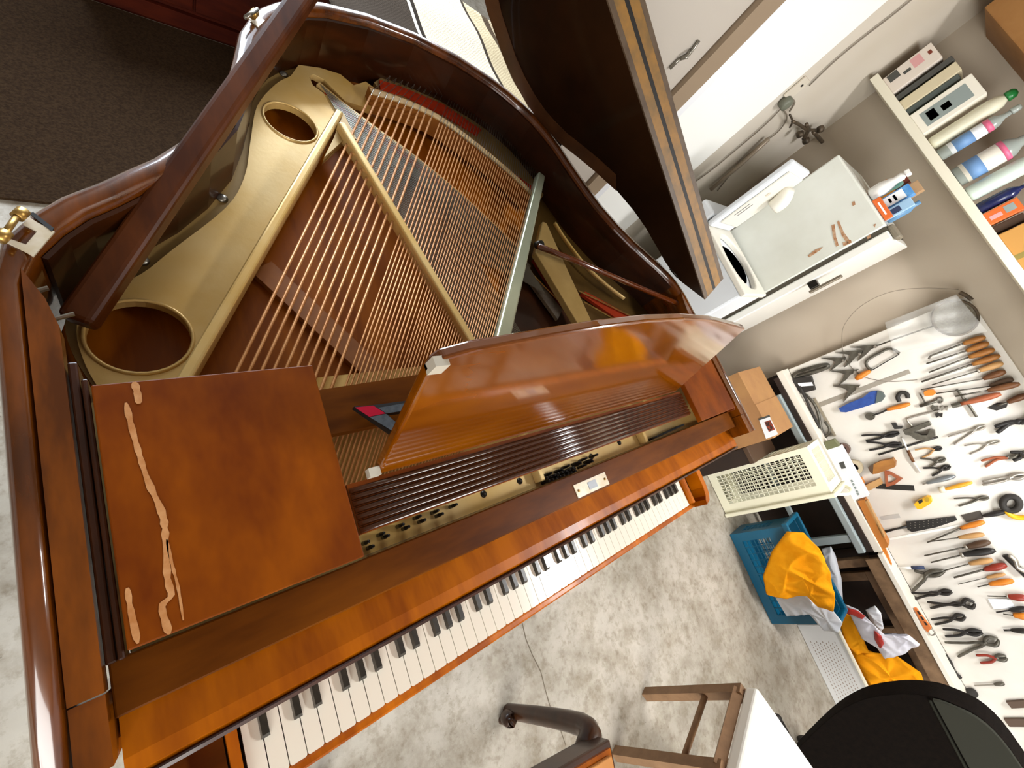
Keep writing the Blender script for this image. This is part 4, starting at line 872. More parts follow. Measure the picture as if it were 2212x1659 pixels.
for nm, lb, tip, hs, he, mh, rs, rh, col_ in (('screwdriver', 'screwdriver with orange handle, topmost of the screwdriver row', (1340, 1128), (1640, 1000), (1852, 940), 'tool_orange', .004, .014, None),
        ('screwdriver', 'screwdriver with tan wooden handle crossing the orange one at the tip', (1345, 1122), (1620, 1084), (1848, 1052), 'tool_tan', .003, .014, None),
        ('screwdriver', 'screwdriver with brown handle and shiny chrome collar', (1315, 1246), (1690, 1166), (1902, 1120), 'tool_brown', .004, .017, 'tool_bright'),
        ('screwdriver', 'screwdriver with thick black handle', (1372, 1306), (1655, 1238), (1948, 1196), 'tool_black', .004, .018, 'tool_bright'),
        ('screwdriver', 'screwdriver with pale tan handle behind the paint cutter', (1495, 1378), (1715, 1318), (1924, 1280), 'tool_tan', .003, .015, None),
        ('screwdriver', 'screwdriver with dark red handle', (1578, 1442), (1850, 1370), (2048, 1328), 'tool_red', .005, .017, None),
        ('screwdriver', 'thin screwdriver with slim tan handle', (1615, 1502), (1870, 1442), (2036, 1408), 'tool_tan', .002, .010, None),
        ('screwdriver', 'short screwdriver with bright orange handle', (1790, 1526), (1895, 1502), (2112, 1468), 'tool_orange', .003, .015, None)):
    hand(nm, lb, k6, (tip,), rs, hs, he, rh, 'tool_grey', mh, 'screwdriver', col_)
t = thing('glass_cutter', wp(k6, (1190, 1350), .01), 'glass cutter with white tip and navy grip', 'cutter', GT)
G().tube([wp(k6, (1075, 1348), .010), wp(k6, (1200, 1355), .010)], [.004, .008], 8).out('tip', 'bottle_white', t, True)
G().tube([wp(k6, (1200, 1355), .010), wp(k6, (1312, 1352), .010)], .009, 8).out('grip', 'navy', t, True)
plier('adjustable_pliers', 'brown-grey adjustable pliers below the navy cutter', k6, (1490, 1380), (1330, 1420), (1205, 1562), (1220, 1380), .011, 'tool_grey', bow=.04)
t = thing('socket_wrench', wp(k6, (2110, 1320), .012), 'shiny green-grey wrench set at the right edge of the board', 'wrench', GT)
G().tube([wp(k6, (2035, 1240), .014), wp(k6, (2230, 1430), .014)], .013, 8).out('bar', 'tool_dark', t, True)
G().tube(smooth_pts([wp(k6, q, .020) for q in ((2070, 1240), (2130, 1290), (2150, 1350), (2230, 1400))], 4), .010, 8).out('arm', 'tool_bright', t, True)
plier('long_pincers', 'black pincers with long straight handles, topmost of the pincer row', k7, (1560, 488), (1450, 500), (1150, 496), (1190, 572), .008, 'tool_dark', bow=-.02)
plier('round_pincers', 'black pincers with a large round head', k7, (1765, 592), (1660, 600), (1340, 580), (1368, 640), .009, 'tool_dark', bow=-.04, jw=3.2)
plier('small_pincers', 'small black pincers in the middle of the pincer row', k7, (1678, 708), (1580, 728), (1375, 738), (1405, 786), .008, 'tool_dark', bow=.06, jw=2.2)
plier('nose_pliers', 'black pointed pliers below the small pincers', k7, (1832, 852), (1690, 855), (1480, 824), (1500, 892), .009, 'tool_black', bow=.08)
plier('grey_pincers', 'grey pincers with widely spread handles', k7, (1975, 915), (1860, 950), (1498, 942), (1615, 1076), .009, 'tool_grey', bow=.0, jw=3)
plier('red_pliers', 'pliers with bright red handles below the grey pincers', k7, (2052, 1078), (1960, 1085), (1778, 1058), (1815, 1130), .009, 'tool_grey', 'tool_red', bow=.12)
t = flat('utility_knife', 'orange utility knife with black slots and a wire loop', k7, ((1222, 628), (1245, 632), (1380, 805), (1345, 840), (1310, 800)), .018, mat('knife_orange', '#d87838', .5), 'knife', off=.112)
for q0 in ((1245, 660), (1275, 710), (1305, 755)): G().prism([wp(k7, q, .1306) for q in (q0, (q0[0] + 18, q0[1] + 4), (q0[0] + 40, q0[1] + 34), (q0[0] + 22, q0[1] + 36))], (-.001, 0, 0)).out('slot', 'tool_black', t)
G().tube(smooth_pts([wp(k7, q, .118) for q in ((1345, 838), (1365, 875), (1395, 878), (1408, 855), (1372, 815))], 4), .0035, 6).out('loop', 'tool_bright', t, True)
hand('long_awl', 'red-handled awl near the right edge above the white spatula', k7, ((1880, 528),), .003, (2060, 535), (2240, 548), .017, 'tool_grey', 'tool_red', 'awl', 'tool_bright')
bar('plastic_spatula', 'bright white plastic spatula near the right edge of the board', k7, (1910, 596), (2105, 592), .05, .045, .006, mat('blade_white', '#f0f4fa', .4), 'spatula')
hand('black_file', 'slim black file at the right edge below the white spatula', k7, ((1958, 675),), .004, (2080, 655), (2240, 640), .014, 'tool_dark', 'tool_black', 'file')
hand('orange_file', 'file with orange handle at the right edge of the board', k7, ((2020, 690),), .003, (2110, 702), (2250, 715), .016, 'tool_grey', 'tool_orange', 'file')
hand('dark_chisel', 'dark tapered chisel pointing left at the right edge', k7, ((2025, 835),), .005, (2090, 835), (2260, 845), .013, 'tool_dark', 'tool_dark', 'chisel')
hand('scissor_awl', 'thin grey awl with a looped handle in the lower part of the board', k7, ((1765, 1330), (1900, 1325)), .004, (1940, 1322), (2030, 1312), .010, 'tool_bright', 'tool_grey', 'awl')
t = thing('rubber_knob', wp(k7, (1735, 1390), .01), 'small black rubber knob in the lower part of the board', 'knob', GT)
G().lathe([(.02, 0), (.024, .01), (.018, .03)], wp(k7, (1740, 1385), .001), (-1, 0, 0), 14).out('body', 'rubber', t, True)
for lb, px in (('dark twisted cord on the ledge below the red pliers', ((1400, 950), (1460, 1030), (1530, 1120), (1560, 1200), (1625, 1265))), ('black and green cord on the ledge near the bottom of the board', ((1630, 1350), (1700, 1440), (1780, 1530), (1900, 1650)))):
    tag(G().tube(smooth_pts([wp(k7, (q[0] + 14, q[1]), .014) for q in px], 5), .009, 8).out('ledge_cord', 'rubber', None, True), lb, 'cord', GT)
bar('dark_bar', 'short brown-black bar low at the right edge of the board', k7, (2070, 1492), (2260, 1480), .03, .03, .015, 'tool_brown', 'bar')
bar('brown_bar', 'brown bar lowest at the right edge of the board', k7, (2050, 1650), (2280, 1650), .035, .035, .015, 'tool_brown', 'bar')
# strainer in a plastic bag over the board corner
t = thing('strainer', wp(k5, (1590, 350), .03), 'round wire strainer hanging over the top corner of the tool board', 'strainer', GT)
G().tube([wp(k5, q, .030) for q in ringk(1590, 358, 208, 156, 36)], .006, 8, closed=True).out('rim', 'iron', t, True)
def bowl(s, tt):
    a = 6.2832 * s; r_ = tt; q = wp(k5, (1590 + 200 * r_ * math.cos(a), 358 + 150 * r_ * math.sin(a)), .030 - .018 * (1 - r_ * r_)); return q
G().grid(bowl, 36, 8).out('mesh_bowl', mat('wire_mesh', '#77705f', .7, metal=.1, col2='#575042', scale=160, detail=1, alpha=.9), t, True)
G().tube([wp(k5, (1400, 430), .03), wp(k5, (1060, 545), .03), wp(k5, (900, 605), .02)], .004, 6).out('handle', 'tool_grey', t, True)
G().tube(smooth_pts([wp(k5, q, .02) for q in ((1630, 130), (1690, 160), (1740, 200))], 4), .010, 6).out('hook', 'iron', t, True)
mat('film', '#e8e8e4', .15, alpha=.16, spec=.6)
def film(s, tt):
    A, B, C_, D_ = (960, 400), (1600, 150), (1880, 480), (1040, 680)
    x = (A[0] * (1 - s) + B[0] * s) * (1 - tt) + (D_[0] * (1 - s) + C_[0] * s) * tt; y = (A[1] * (1 - s) + B[1] * s) * (1 - tt) + (D_[1] * (1 - s) + C_[1] * s) * tt
    return wp(k5, (x, y), .062 + .008 * math.sin(11 * s + 4 * tt) + .006 * math.sin(17 * tt - 5 * s))
fo = G().grid(film, 24, 16).out('plastic_bag', 'film', None, True); so = fo.modifiers.new('t', 'SOLIDIFY'); so.thickness = .0006
tag(fo, 'clear plastic bag around the round wire strainer', 'bag', GT)
tag(G().tube(smooth_pts([wp(k5, q, .004) for q in ((1620, 105), (1300, 92), (1000, 130), (750, 250), (610, 400), (575, 520), (590, 680), (650, 790), (760, 880), (900, 920), (1050, 930), (1250, 915))], 6), .0016, 5).out('loose_wire', 'cable', None, True), 'thin loose wire looping over the wall and the left of the board', 'wire', GT)
# things on the ledge
def led(name, label, cat, pts, th, m):
    P = [wp(k6, q, .095) for q in pts]; c_ = sum(P, Vector()) / len(P); t = thing(name, c_, label, cat, 'things on the board ledge'); G().prism(P, (th, 0, 0)).out('body', m, t); return t
t = led('paper_box', 'long white paper box with small print standing on the ledge', 'box', ((440, 300), (560, 262), (808, 712), (684, 748)), .05, 'paper')
G().prism([wp(k6, q, .0955) for q in ((548, 415), (590, 400), (612, 460), (572, 468))], (-.0005, 0, 0)).out('barcode', 'dark_grey', t)
for q0 in ((650, 570), (665, 600), (680, 630), (695, 660), (705, 685)): G().prism([wp(k6, q, .0955) for q in (q0, (q0[0] + 16, q0[1] - 6), (q0[0] + 28, q0[1] + 12), (q0[0] + 12, q0[1] + 20))], (-.0005, 0, 0)).out('lettering', 'grey_label', t)
t = thing('tape_roll', wp(k6, (690, 450), .02), 'roll of beige masking tape behind the paper box', 'tape', 'things on the board ledge')
q = wp(k6, (690, 445), .012); G().lathe([(.022, 0), (.042, 0), (.042, .03), (.022, .03), (.022, 0)], q, (-1, 0, 0), 24).out('roll', mat('masking', '#b3a487', .6), t)
t = thing('tape_roll', wp(k6, (590, 280), .02), 'roll of brown parcel tape with a shiny side above the paper box', 'tape', 'things on the board ledge')
q = wp(k6, (590, 285), .012); G().lathe([(.02, 0), (.036, 0), (.036, .03), (.02, .03), (.02, 0)], q, (-1, 0, 0), 24).out('roll', mat('parcel_tape', '#5a4034', .25), t)
led('green_pack', 'small green-brown packet on the ledge next to the parcel tape', 'packet', ((415, 230), (500, 205), (550, 265), (440, 300)), .04, mat('green_brown', '#6e7050', .6))
t = led('brown_box', 'long orange-brown cardboard box on the ledge', 'box', ((715, 758), (775, 745), (985, 1140), (985, 1172), (925, 1186)), .06, mat('kraft_orange', '#b8722c', .6))
led('brown_wedge', 'thin orange wooden wedge at the end of the long brown box', 'wedge', ((930, 1185), (960, 1175), (1020, 1330), (1010, 1340)), .02, 'tool_orange')
led('card_strip', 'pale slatted card leaning on the long brown box', 'card', ((780, 760), (800, 750), (960, 1080), (940, 1090)), .03, 'tool_tan')
# ------------------------------------------------------------------ baskets, crate, cloths under the tables
mat('cream_plastic', '#f6f3da', .35); mat('teal_plastic', '#0d5f80', .35); mat('orange_cloth', '#fba91a', .85, spec=.1, col2='#f29a0c', scale=12, bump=.15, bscale=120); mat('bag_white', '#dfe2e8', .35, trans=.15); mat('bag_red', '#b02a20', .4); mat('crate_white', '#c9c8c6', .45); mat('kraft', '#b08250', .7, col2='#a4764a', scale=8)
def lattice(g, o, ax_u, ax_v, lu, lv, nu, nv, r, nrm):
    o = Vector(o); u = Vector(ax_u); v = Vector(ax_v); n_ = Vector(nrm)
    def stick(a, b):
        d = (b - a).normalized(); s = n_.cross(d) * r; h = n_ * r * .8
        g.add([a - s - h, a + s - h, a + s + h, a - s + h, b - s - h, b + s - h, b + s + h, b - s + h], [(0, 1, 2, 3), (4, 7, 6, 5), (0, 4, 5, 1), (1, 5, 6, 2), (2, 6, 7, 3), (3, 7, 4, 0)])
    for i in range(1, nu): stick(o + u * (lu * i / nu), o + u * (lu * i / nu) + v * lv)
    for j in range(1, nv): stick(o + v * (lv * j / nv), o + v * (lv * j / nv) + u * lu)
bx = thing('laundry_basket', (2.78, -.22, 0), 'cream plastic laundry basket standing on its end on the floor', 'basket')
X0, X1, Y0, Y1, Z0, Z1 = 2.665, 2.878, -.378, -.112, .004, .620
def panel(name, lo, hi, holes_lo, holes_hi, axis, nu, nv, th=.006):
    """frame of a basket side with a lattice window; axis = normal axis"""
    g = G(); a = 'xyz'.index(axis); o = [i for i in range(3) if i != a]
    def bxx(u0, u1, v0, v1):
        l = [0, 0, 0]; h = [0, 0, 0]; l[a] = lo[a]; h[a] = hi[a]; l[o[0]] = u0; h[o[0]] = u1; l[o[1]] = v0; h[o[1]] = v1; g.box(l, h)
    u0, u1, v0, v1 = lo[o[0]], hi[o[0]], lo[o[1]], hi[o[1]]; p0, p1, q0, q1 = holes_lo[0], holes_hi[0], holes_lo[1], holes_hi[1]
    bxx(u0, p0, v0, v1); bxx(p1, u1, v0, v1); bxx(p0, p1, v0, q0); bxx(p0, p1, q1, v1)
    org = [0, 0, 0]; org[a] = (lo[a] + hi[a]) / 2; org[o[0]] = p0; org[o[1]] = q0
    eu = [0, 0, 0]; eu[o[0]] = 1; ev = [0, 0, 0]; ev[o[1]] = 1; en = [0, 0, 0]; en[a] = 1
    lattice(g, org, eu, ev, p1 - p0, q1 - q0, nu, nv, .0022, en)
    return g
panel('s', (X0, Y0, Z0), (X0 + .006, Y1, Z1), (Y0 + .055, Z0 + .05), (Y1 - .03, Z1 - .05), 'x', 9, 18).out('side_panel', 'cream_plastic', bx)
panel('s', (X1 - .006, Y0, Z0), (X1, Y1, Z1), (Y0 + .055, Z0 + .05), (Y1 - .03, Z1 - .05), 'x', 9, 18).out('side_panel', 'cream_plastic', bx)
panel('s', (X0 + .006, Y0, Z1 - .006), (X1 - .006, Y1, Z1), (X0 + .04, Y0 + .05), (X1 - .04, Y1 - .03), 'z', 9, 7).out('end_panel', 'cream_plastic', bx)
panel('s', (X0 + .006, Y0, Z0), (X1 - .006, Y1, Z0 + .006), (X0 + .04, Y0 + .05), (X1 - .04, Y1 - .03), 'z', 9, 7).out('end_panel', 'cream_plastic', bx)
panel('s', (X0 + .006, Y1 - .006, Z0 + .006), (X1 - .006, Y1, Z1 - .006), (X0 + .03, Z0 + .04), (X1 - .03, Z1 - .04), 'y', 9, 18).out('bottom_panel', 'cream_plastic', bx)
for (lo, hi) in (((X0 - .022, Y0 - .02, Z0), (X0 - .001, Y0 + .004, Z1 + .02)), ((X1 + .001, Y0 - .02, Z0), (X1 + .022, Y0 + .004, Z1 + .02)), ((X0 - .001, Y0 - .02, Z1), (X1 + .001, Y0 + .004, Z1 + .022))): G().box(lo, hi, c=.006).out('rim', 'cream_plastic', bx)
G().tube(smooth_pts([(X0 + .02, Y0 - .012, Z1 + .012), (X0 + .05, Y0 - .03, Z1 + .05), (X1 - .08, Y0 - .03, Z1 + .05), (X1 - .03, Y0 - .012, Z1 + .012)], 5), .009, 8).out('handle', 'cream_plastic', bx, True)
tb = thing('teal_basket', (2.75, -.74, 0), 'teal plastic basket holding the orange cloth on the floor', 'basket')
TX0, TX1, TY0, TY1, TZ = 2.60, 2.78, -1.03, -.49, .33
panel('s', (TX0, TY0, .004), (TX0 + .007, TY1, TZ), (TY0 + .05, .06), (TY1 - .05, TZ - .10), 'x', 11, 7).out('side_panel', 'teal_plastic', tb)
panel('s', (TX1 - .007, TY0, .004), (TX1, TY1, TZ), (TY0 + .05, .06), (TY1 - .05, TZ - .10), 'x', 11, 7).out('side_panel', 'teal_plastic', tb)
for y in (TY0, TY1 - .007): panel('s', (TX0 + .007, y, .004), (TX1 - .007, y + .007, TZ), (TX0 + .05, .06), (TX1 - .05, TZ - .10), 'y', 6, 7).out('end_panel', 'teal_plastic', tb)
G().box((TX0 + .007, TY0 + .007, .004), (TX1 - .007, TY1 - .007, .012)).out('bottom', 'teal_plastic', tb)
for (lo, hi) in (((TX0 - .018, TY0 - .018, TZ), (TX0 + .004, TY1 + .018, TZ + .03)), ((TX1 - .004, TY0 - .018, TZ), (TX1 + .018, TY1 + .018, TZ + .03)), ((TX0 + .004, TY1 - .004, TZ), (TX1 - .004, TY1 + .018, TZ + .03)), ((TX0 + .004, TY0 - .018, TZ), (TX1 - .004, TY0 + .004, TZ + .03))): G().box(lo, hi, c=.006).out('rim', 'teal_plastic', tb)
def drape(name, label, cat, pts, plane, bulge, m, seed, nrm, folds=.016, parent=None, group=None, rings=30):
    """crumpled cloth: outline lies on a plane, body bulges along nrm with sharp folds of height folds"""
    rnd = random.Random(seed); K = [at(u, v, *plane) for u, v in pts]; O = []
    for i in range(len(K)):
        a_, b_ = K[i], K[(i + 1) % len(K)]
        for j in range(8): O.append(a_.lerp(b_, j / 8))
    n_ = len(O); c_ = sum(O, Vector()) / n_; N_ = Vector(nrm).normalized()
    ph = [(rnd.uniform(13, 30), rnd.uniform(0, 3.14), rnd.uniform(.5, 1), rnd.uniform(0, 6.28)) for _ in range(5)]
    t_ = N_.orthogonal().normalized(); b_ = N_.cross(t_)
    V = []; F = []
    for k in range(rings + 1):
        r = k / rings
        for i in range(n_):
            p = c_.lerp(O[i], r); x = (p - c_).dot(t_); y = (p - c_).dot(b_); w_ = 0
            for (fr_, p_, a, q_) in ph: w_ = max(w_, a * (1 - abs(math.sin(fr_ * (x * math.cos(p_) + y * math.sin(p_)) + q_ + 1.3 * math.sin(11 * (y * math.cos(p_) - x * math.sin(p_)) + q_)))) ** 1.6)
            V.append(p + N_ * (bulge * (1 - r ** 5) + folds * w_))
    for k in range(rings):
        for i in range(n_): F.append((k * n_ + i, k * n_ + (i + 1) % n_, (k + 1) * n_ + (i + 1) % n_, (k + 1) * n_ + i))
    b0 = len(V); V += [p - N_ * .003 for p in O]; V.append(c_ - N_ * .003)
    for i in range(n_): F.append((rings * n_ + i, rings * n_ + (i + 1) % n_, b0 + (i + 1) % n_, b0 + i)); F.append((b0 + i, b0 + (i + 1) % n_, b0 + n_))
    o = mesh(name, V, F, m, parent, True)
    return tag(o, label, cat, group) if parent is None else o
drape('orange_cloth', 'crumpled orange cloth draped over the teal basket', 'cloth', ((1700, 1148), (1735, 1150), (1768, 1185), (1790, 1235), (1800, 1290), (1795, 1318), (1765, 1310), (1740, 1285), (1690, 1290), (1655, 1282), (1648, 1245), (1668, 1190)), ('x', 2.54), .034, 'orange_cloth', 3, (-.8, 0, .6), .034)
drape('plastic_bag', 'white translucent plastic bag hanging below the orange cloth on the teal basket', 'bag', ((1675, 1290), (1745, 1282), (1760, 1305), (1800, 1320), (1820, 1345), (1812, 1365), (1780, 1362), (1740, 1318), (1700, 1330)), ('x', 2.578), .010, 'bag_white', 5, (-1, 0, .2), .010)
drape('plastic_bag', 'white plastic bag standing between the teal basket and the table leg', 'bag', ((1775, 1185), (1795, 1180), (1805, 1200), (1818, 1250), (1822, 1310), (1800, 1315), (1795, 1260), (1782, 1220)), ('x', 2.95), .035, 'bag_white', 8, (-1, 0, .2), .02)
cr = thing('perforated_crate', (2.97, -1.5, 0), 'white perforated crate full of orange cloth on the floor', 'crate')
CX0, CX1, CY0, CY1, CZ = 2.87, 3.02, -1.86, -1.165, .215
gp = G().box((CX0, CY0, .002), (CX0 + .006, CY1, CZ), c=.002)
gp.out('front_panel', 'crate_white', cr)
for (lo, hi, nm) in (((CX1 - .006, CY0, .002), (CX1, CY1, CZ), 'rear_panel'), ((CX0 + .007, CY0, .002), (CX1 - .007, CY0 + .006, CZ), 'end_panel'), ((CX0 + .007, CY1 - .006, .002), (CX1 - .007, CY1, CZ), 'end_panel'), ((CX0 + .007, CY0 + .007, .002), (CX1 - .007, CY1 - .007, .01), 'bottom')): G().box(lo, hi).out(nm, 'crate_white', cr)
G().box((CX0 - .008, CY0 - .008, CZ + .0005), (CX0 + .008, CY1 + .008, CZ + .016), c=.004).out('rim', 'shelf_paint', cr)
hs_ = G()
for i in range(30):
    for j in range(9):
        y = CY1 - .10 - i * .018 - (j % 2) * .009; z = .035 + j * .017
        hs_.add([(CX0 - .0006, y - .0045, z - .002), (CX0 - .0006, y + .0045, z - .002), (CX0 - .0006, y + .0045, z + .002), (CX0 - .0006, y - .0045, z + .002)], [(0, 1, 2, 3)])
hs_.out('perforation', mat('hole_tan', '#8a7868', .8), cr)['kind'] = 'stuff'
drape('orange_cloth', 'orange cloth heaped in the white perforated crate', 'cloth', ((1822, 1375), (1850, 1395), (1890, 1410), (1935, 1415), (1985, 1450), (1998, 1490), (1995, 1520), (1950, 1530), (1895, 1520), (1870, 1470), (1840, 1420)), ('x', 2.955), .03, 'orange_cloth', 11, (-.8, 0, .6), .034)
drape('orange_cloth', 'orange cloth standing up at the corner of the perforated crate', 'cloth', ((1820, 1320), (1845, 1335), (1862, 1375), (1876, 1408), (1850, 1412), (1825, 1390), (1815, 1350)), ('x', 2.90), .02, 'orange_cloth', 17, (-.8, 0, .5), .02)
drape('shopping_bag', 'white shopping bag with red print lying over the crate', 'bag', ((1825, 1305), (1850, 1315), (1880, 1345), (1915, 1375), (1960, 1370), (1985, 1390), (1950, 1410), (1910, 1422), (1895, 1400), (1862, 1380), (1840, 1335)), ('x', 2.86), .02, mat('bag_print', '#e4e2ea', .4, col2='#d8d6e2', scale=10), 23, (-.7, 0, .7), .022)
drape('red_wrapper', 'red printed wrapper tucked into the white shopping bag', 'wrapper', ((1826, 1312), (1850, 1318), (1868, 1330), (1862, 1338), (1840, 1328), (1824, 1324)), ('x', 2.83), .012, 'bag_red', 29, (-.7, 0, .7), .008)
drape('red_wrapper', 'small red wrapper in the middle of the white shopping bag', 'wrapper', ((1888, 1362), (1902, 1372), (1908, 1390), (1900, 1400), (1890, 1382)), ('x', 2.83), .012, 'bag_red', 31, (-.7, 0, .7), .008)
drape('paper_sheet', 'crumpled white paper sheet standing behind the shopping bag', 'paper', ((1870, 1318), (1890, 1308), (1902, 1322), (1908, 1355), (1900, 1368), (1882, 1345)), ('x', 2.96), .02, 'paper', 37, (-.8, 0, .4), .012)
# cardboard box beside the piano
cbx = thing('cardboard_box', (2.68, .2, 0), 'brown cardboard box with a white printed label beside the steel table', 'box')
G().box((2.5, .0, .002), (2.84, .40, .545)).out('body', 'kraft', cbx)
G().box((2.499, -.001, .5455), (2.84, .20, .5485)).out('flap', 'kraft', cbx)
def onbox(u, v, x=2.4985): return at(u, v, 'x', x)
lb_ = G().prism([onbox(*q) for q in ((1640, 908), (1663, 900), (1681, 938), (1655, 948))], (-.0008, 0, 0)).out('printed_label', 'paper', cbx)
G().prism([onbox(*q, 2.4976) for q in ((1651, 912), (1664, 907), (1674, 928), (1661, 933))], (-.0006, 0, 0)).out('print', mat('print_red', '#9a3c22', .6, col2='#2c1c16', scale=90, lo=.45, hi=.55), lb_)
G().prism([onbox(*q, 2.4976) for q in ((1637, 905), (1662, 896), (1664, 900), (1640, 908))], (-.0006, 0, 0)).out('print', 'dark_grey', lb_)
dbx = thing('dark_storage_box', (2.75, -.05, 0), 'dark brown storage box on the floor behind the cream basket', 'box')
G().box((2.52, -.10, .002), (2.86, -.004, .36), c=.004).out('body', 'dark_wood', dbx)
G().box((2.515, -.103, .3605), (2.865, -.004, .39), c=.004).out('lid', 'tool_brown', dbx)
wc = thing('wooden_crate', (2.3, .5, 0), 'brown slatted wooden crate standing behind the right arm of the piano', 'crate')
for i in range(5): G().box((2.20 + .0 * i, .40 + i * .05, .0), (2.215, .44 + i * .05, .56 - .03 * (i % 2))).out('slat', 'tool_wood_dark', wc)
for z in (.08, .40): G().box((2.216, .39, z), (2.235, .65, z + .04)).out('cross_bar', 'tool_wood_dark', wc)
# ------------------------------------------------------------------ stool with white seat
mat('stool_wood', '#8a6848', .55, col2='#7a5a3c', scale=18); mat('seat_white', '#efefe9', .7)
A0, A1 = Vector((1.42, -.76, 0)), Vector((1.452, -.715, .45)); B0, B1 = Vector((1.155, -.825, 0)), Vector((1.19, -.80, .45)); pn = Vector((.319, -.948, 0)) * .36
sm = thing('wooden_stool', (1.34, -.92, 0), 'wooden stool with bare brown frame and white padded seat', 'stool')
def post(a, b, w_, name, m, par):
    d = (b - a).normalized(); s = d.orthogonal().normalized() if abs(d.z) < .5 else Vector((.948, .319, 0)); s = (s - d * s.dot(d)).normalized(); q = d.cross(s); h = w_ / 2
    return G().add([a - s * h - q * h, a + s * h - q * h, a + s * h + q * h, a - s * h + q * h, b - s * h - q * h, b + s * h - q * h, b + s * h + q * h, b - s * h + q * h], [(0, 1, 2, 3), (4, 7, 6, 5), (0, 4, 5, 1), (1, 5, 6, 2), (2, 6, 7, 3), (3, 7, 4, 0)]).out(name, m, par)
for (a, b) in ((A0, A1), (B0, B1), (A0 + pn, A1 + pn), (B0 + pn, B1 + pn)): post(a, b, .036, 'leg', 'stool_wood', sm)
for (a, b) in ((A1, B1), (A1 + pn, B1 + pn), (A1, A1 + pn), (B1, B1 + pn)):
    z_ = Vector((0, 0, -.02)); post(a + z_, b + z_, .034, 'seat_rail', 'stool_wood', sm)
for (a, b, c_, d) in ((A0, A1, B0, B1), (A0 + pn, A1 + pn, B0 + pn, B1 + pn)): G().tube([a.lerp(b, .66), c_.lerp(d, .66)], .011, 10).out('stretcher', 'stool_wood', sm, True)
e_ = (A1 - B1).normalized() * .02; f_ = pn.normalized() * .02
st_ = G().prism([v + Vector((0, 0, .003)) for v in (A1 + e_ - f_ * .2, B1 - e_ - f_ * .2, B1 - e_ + pn + f_, A1 + e_ + pn + f_)], (0, 0, .05)).out('seat', 'seat_white', sm); bev(st_, .012, 3)
# ------------------------------------------------------------------ piano bench with cabriole legs
mat('bench_wood', '#2e1606', .35, col2='#452409', scale=10, coat=.3); mat('bench_seat', '#c88a44', .5, col2='#b87a38', scale=12)
K0 = at(1318, 1596, 'z', .47); ku = (at(1205, 1662, 'z', .47) - K0); ku.z = 0; ku.normalize(); kv = Vector((ku.y, -ku.x, 0))
if kv.y > 0: kv = -kv
pbn = thing('piano_bench', (K0.x, K0.y, 0), 'dark wooden piano bench with carved curved legs and tan seat', 'bench')
LL, WW = .62, .34
q4 = [K0, K0 + ku * LL, K0 + ku * LL + kv * WW, K0 + kv * WW]
ap = G().prism([v + Vector((0, 0, -.075)) for v in q4], (0, 0, .075)).out('apron', 'bench_wood', pbn); bev(ap, .006, 2)
G().prism([q4[0] + (ku + kv) * .014, q4[1] + (kv - ku) * .014, q4[2] - (ku + kv) * .014, q4[3] + (ku - kv) * .014], (0, 0, .008)).out('seat_frame', 'walnut_fall', pbn)
ms = [q4[0] + (ku + kv) * .024, q4[1] + (kv - ku) * .024, q4[2] - (ku + kv) * .024, q4[3] + (ku - kv) * .024]
bs_ = G().prism([v + Vector((0, 0, .009)) for v in ms], (0, 0, .012)).out('seat_panel', 'bench_seat', pbn); bev(bs_, .004, 2)
F0 = at(1088, 1556, 'z', .015)
for i, q in enumerate(q4):
    sg = ((-1, -1), (1, -1), (1, 1), (-1, 1))[i]
    outd = (ku * sg[0] + kv * sg[1]).normalized()
    ins = q - outd * .035
    foot = ins + outd * .055
    if i == 0: foot = Vector((F0.x, F0.y, 0))
    P = [ins + Vector((0, 0, -.07)), ins + outd * .05 + Vector((0, 0, -.12)), ins.lerp(foot, .55) + outd * .03 + Vector((0, 0, -.22)), ins.lerp(foot, .75) + Vector((0, 0, -.34)), foot + Vector((0, 0, .0 - foot.z + .05)), foot + outd * .012 + Vector((0, 0, -foot.z + .018))]
    P = smooth_pts(P, 5); nn = len(P)
    R_ = [.036 - .024 * min(1, j / (nn * .72)) for j in range(nn)]
    for j in range(nn - 5, nn): R_[j] = .017 + .008 * math.sin((j - nn + 5) / 4 * 2.6)
    G().tube(P, R_, 12).out('leg', 'bench_wood', pbn, True)
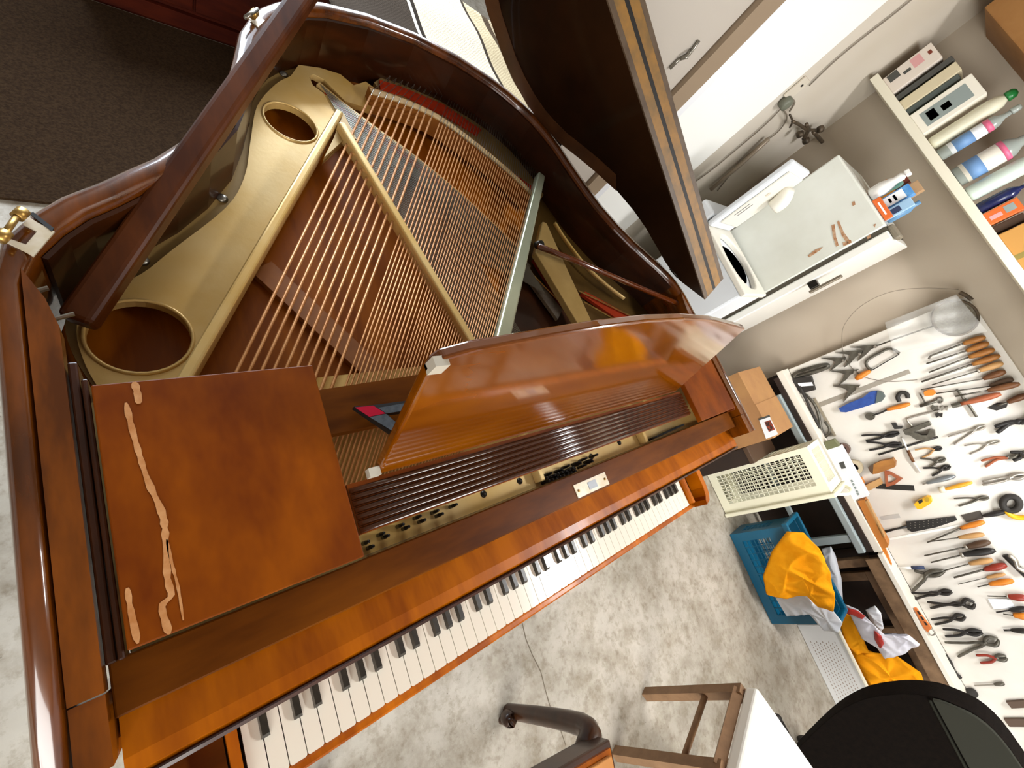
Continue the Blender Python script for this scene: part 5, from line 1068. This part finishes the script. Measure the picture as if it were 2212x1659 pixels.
# ------------------------------------------------------------------ black armchair
mat('black_fabric', '#0c0806', .9, spec=.08, col2='#130d09', scale=60, bump=.2, bscale=300); mat('black_lit', '#2c2c24', .8, spec=.2)
bc = thing('desk_chair', (2.05, -1.4, 0), 'black upholstered desk chair with rounded seamed back at the lower right', 'chair')
ol_ = smooth_pts([(1.9, y, z) for y, z in ((-1.42, .12), (-1.32, .15), (-1.09, .43), (-.985, .6), (-.943, .735), (-.935, .83), (-.948, .89), (-1.0, .96), (-1.13, .99), (-1.45, 1.0), (-1.70, .95), (-1.78, .8), (-1.74, .5), (-1.6, .25))], 4, True)
o = G().prism(ol_, (.09, 0, 0)).out('backrest', 'black_fabric', bc); bev(o, .03, 4)
tc_ = [p + Vector((-.0, 0, 0)) for p in ol_ if p.z > .845]; ctr = sum(tc_, Vector()) / len(tc_)
o = G().prism([(1.888, ctr.y + (p.y - ctr.y) * .985, ctr.z + (p.z - ctr.z) * .97) for p in tc_], (.02, 0, 0)).out('head_pad', 'black_lit', bc); bev(o, .008, 3)  # lighter than the backrest: light falling on the upper cushion, painted in
G().tube([(1.889, -.945, .842), (1.889, -1.76, .842)], .005, 8).out('piping', 'black_lit', bc, True)
o = G().box((1.995, -1.74, .40), (2.33, -1.32, .49)).out('seat', 'black_fabric', bc); bev(o, .03, 3)
G().lathe([(.03, .06), (.03, .39)], (2.15, -1.5, 0), seg=14).out('column', 'tool_black', bc, True)
for i in range(5):
    a_ = i * 6.2832 / 5; G().tube([(2.15, -1.5, .08), (2.15 + .18 * math.cos(a_), -1.5 + .18 * math.sin(a_), .035)], [.024, .016], 8).out('base_arm', 'tool_black', bc, True)
    G().lathe([(.022, -.012), (.022, .012)], (2.15 + .19 * math.cos(a_), -1.5 + .19 * math.sin(a_), .0225), (math.sin(a_), -math.cos(a_), 0), 12).out('caster', 'tool_black', bc, True)
# ------------------------------------------------------------------ ceiling lamp
cl = thing('ceiling_lamp', (2.1, -.55, 2.52), 'long ceiling lamp over the floor in front of the keyboard', 'lamp')
G().box((1.95, -1.1, 2.55), (2.25, .0, 2.5985)).out('housing', 'wall_white', cl)
G().box((1.97, -1.08, 2.53), (2.23, -.02, 2.549)).out('diffuser', mat('lamp_glow', '#ffffff', .5, emit=44), cl)
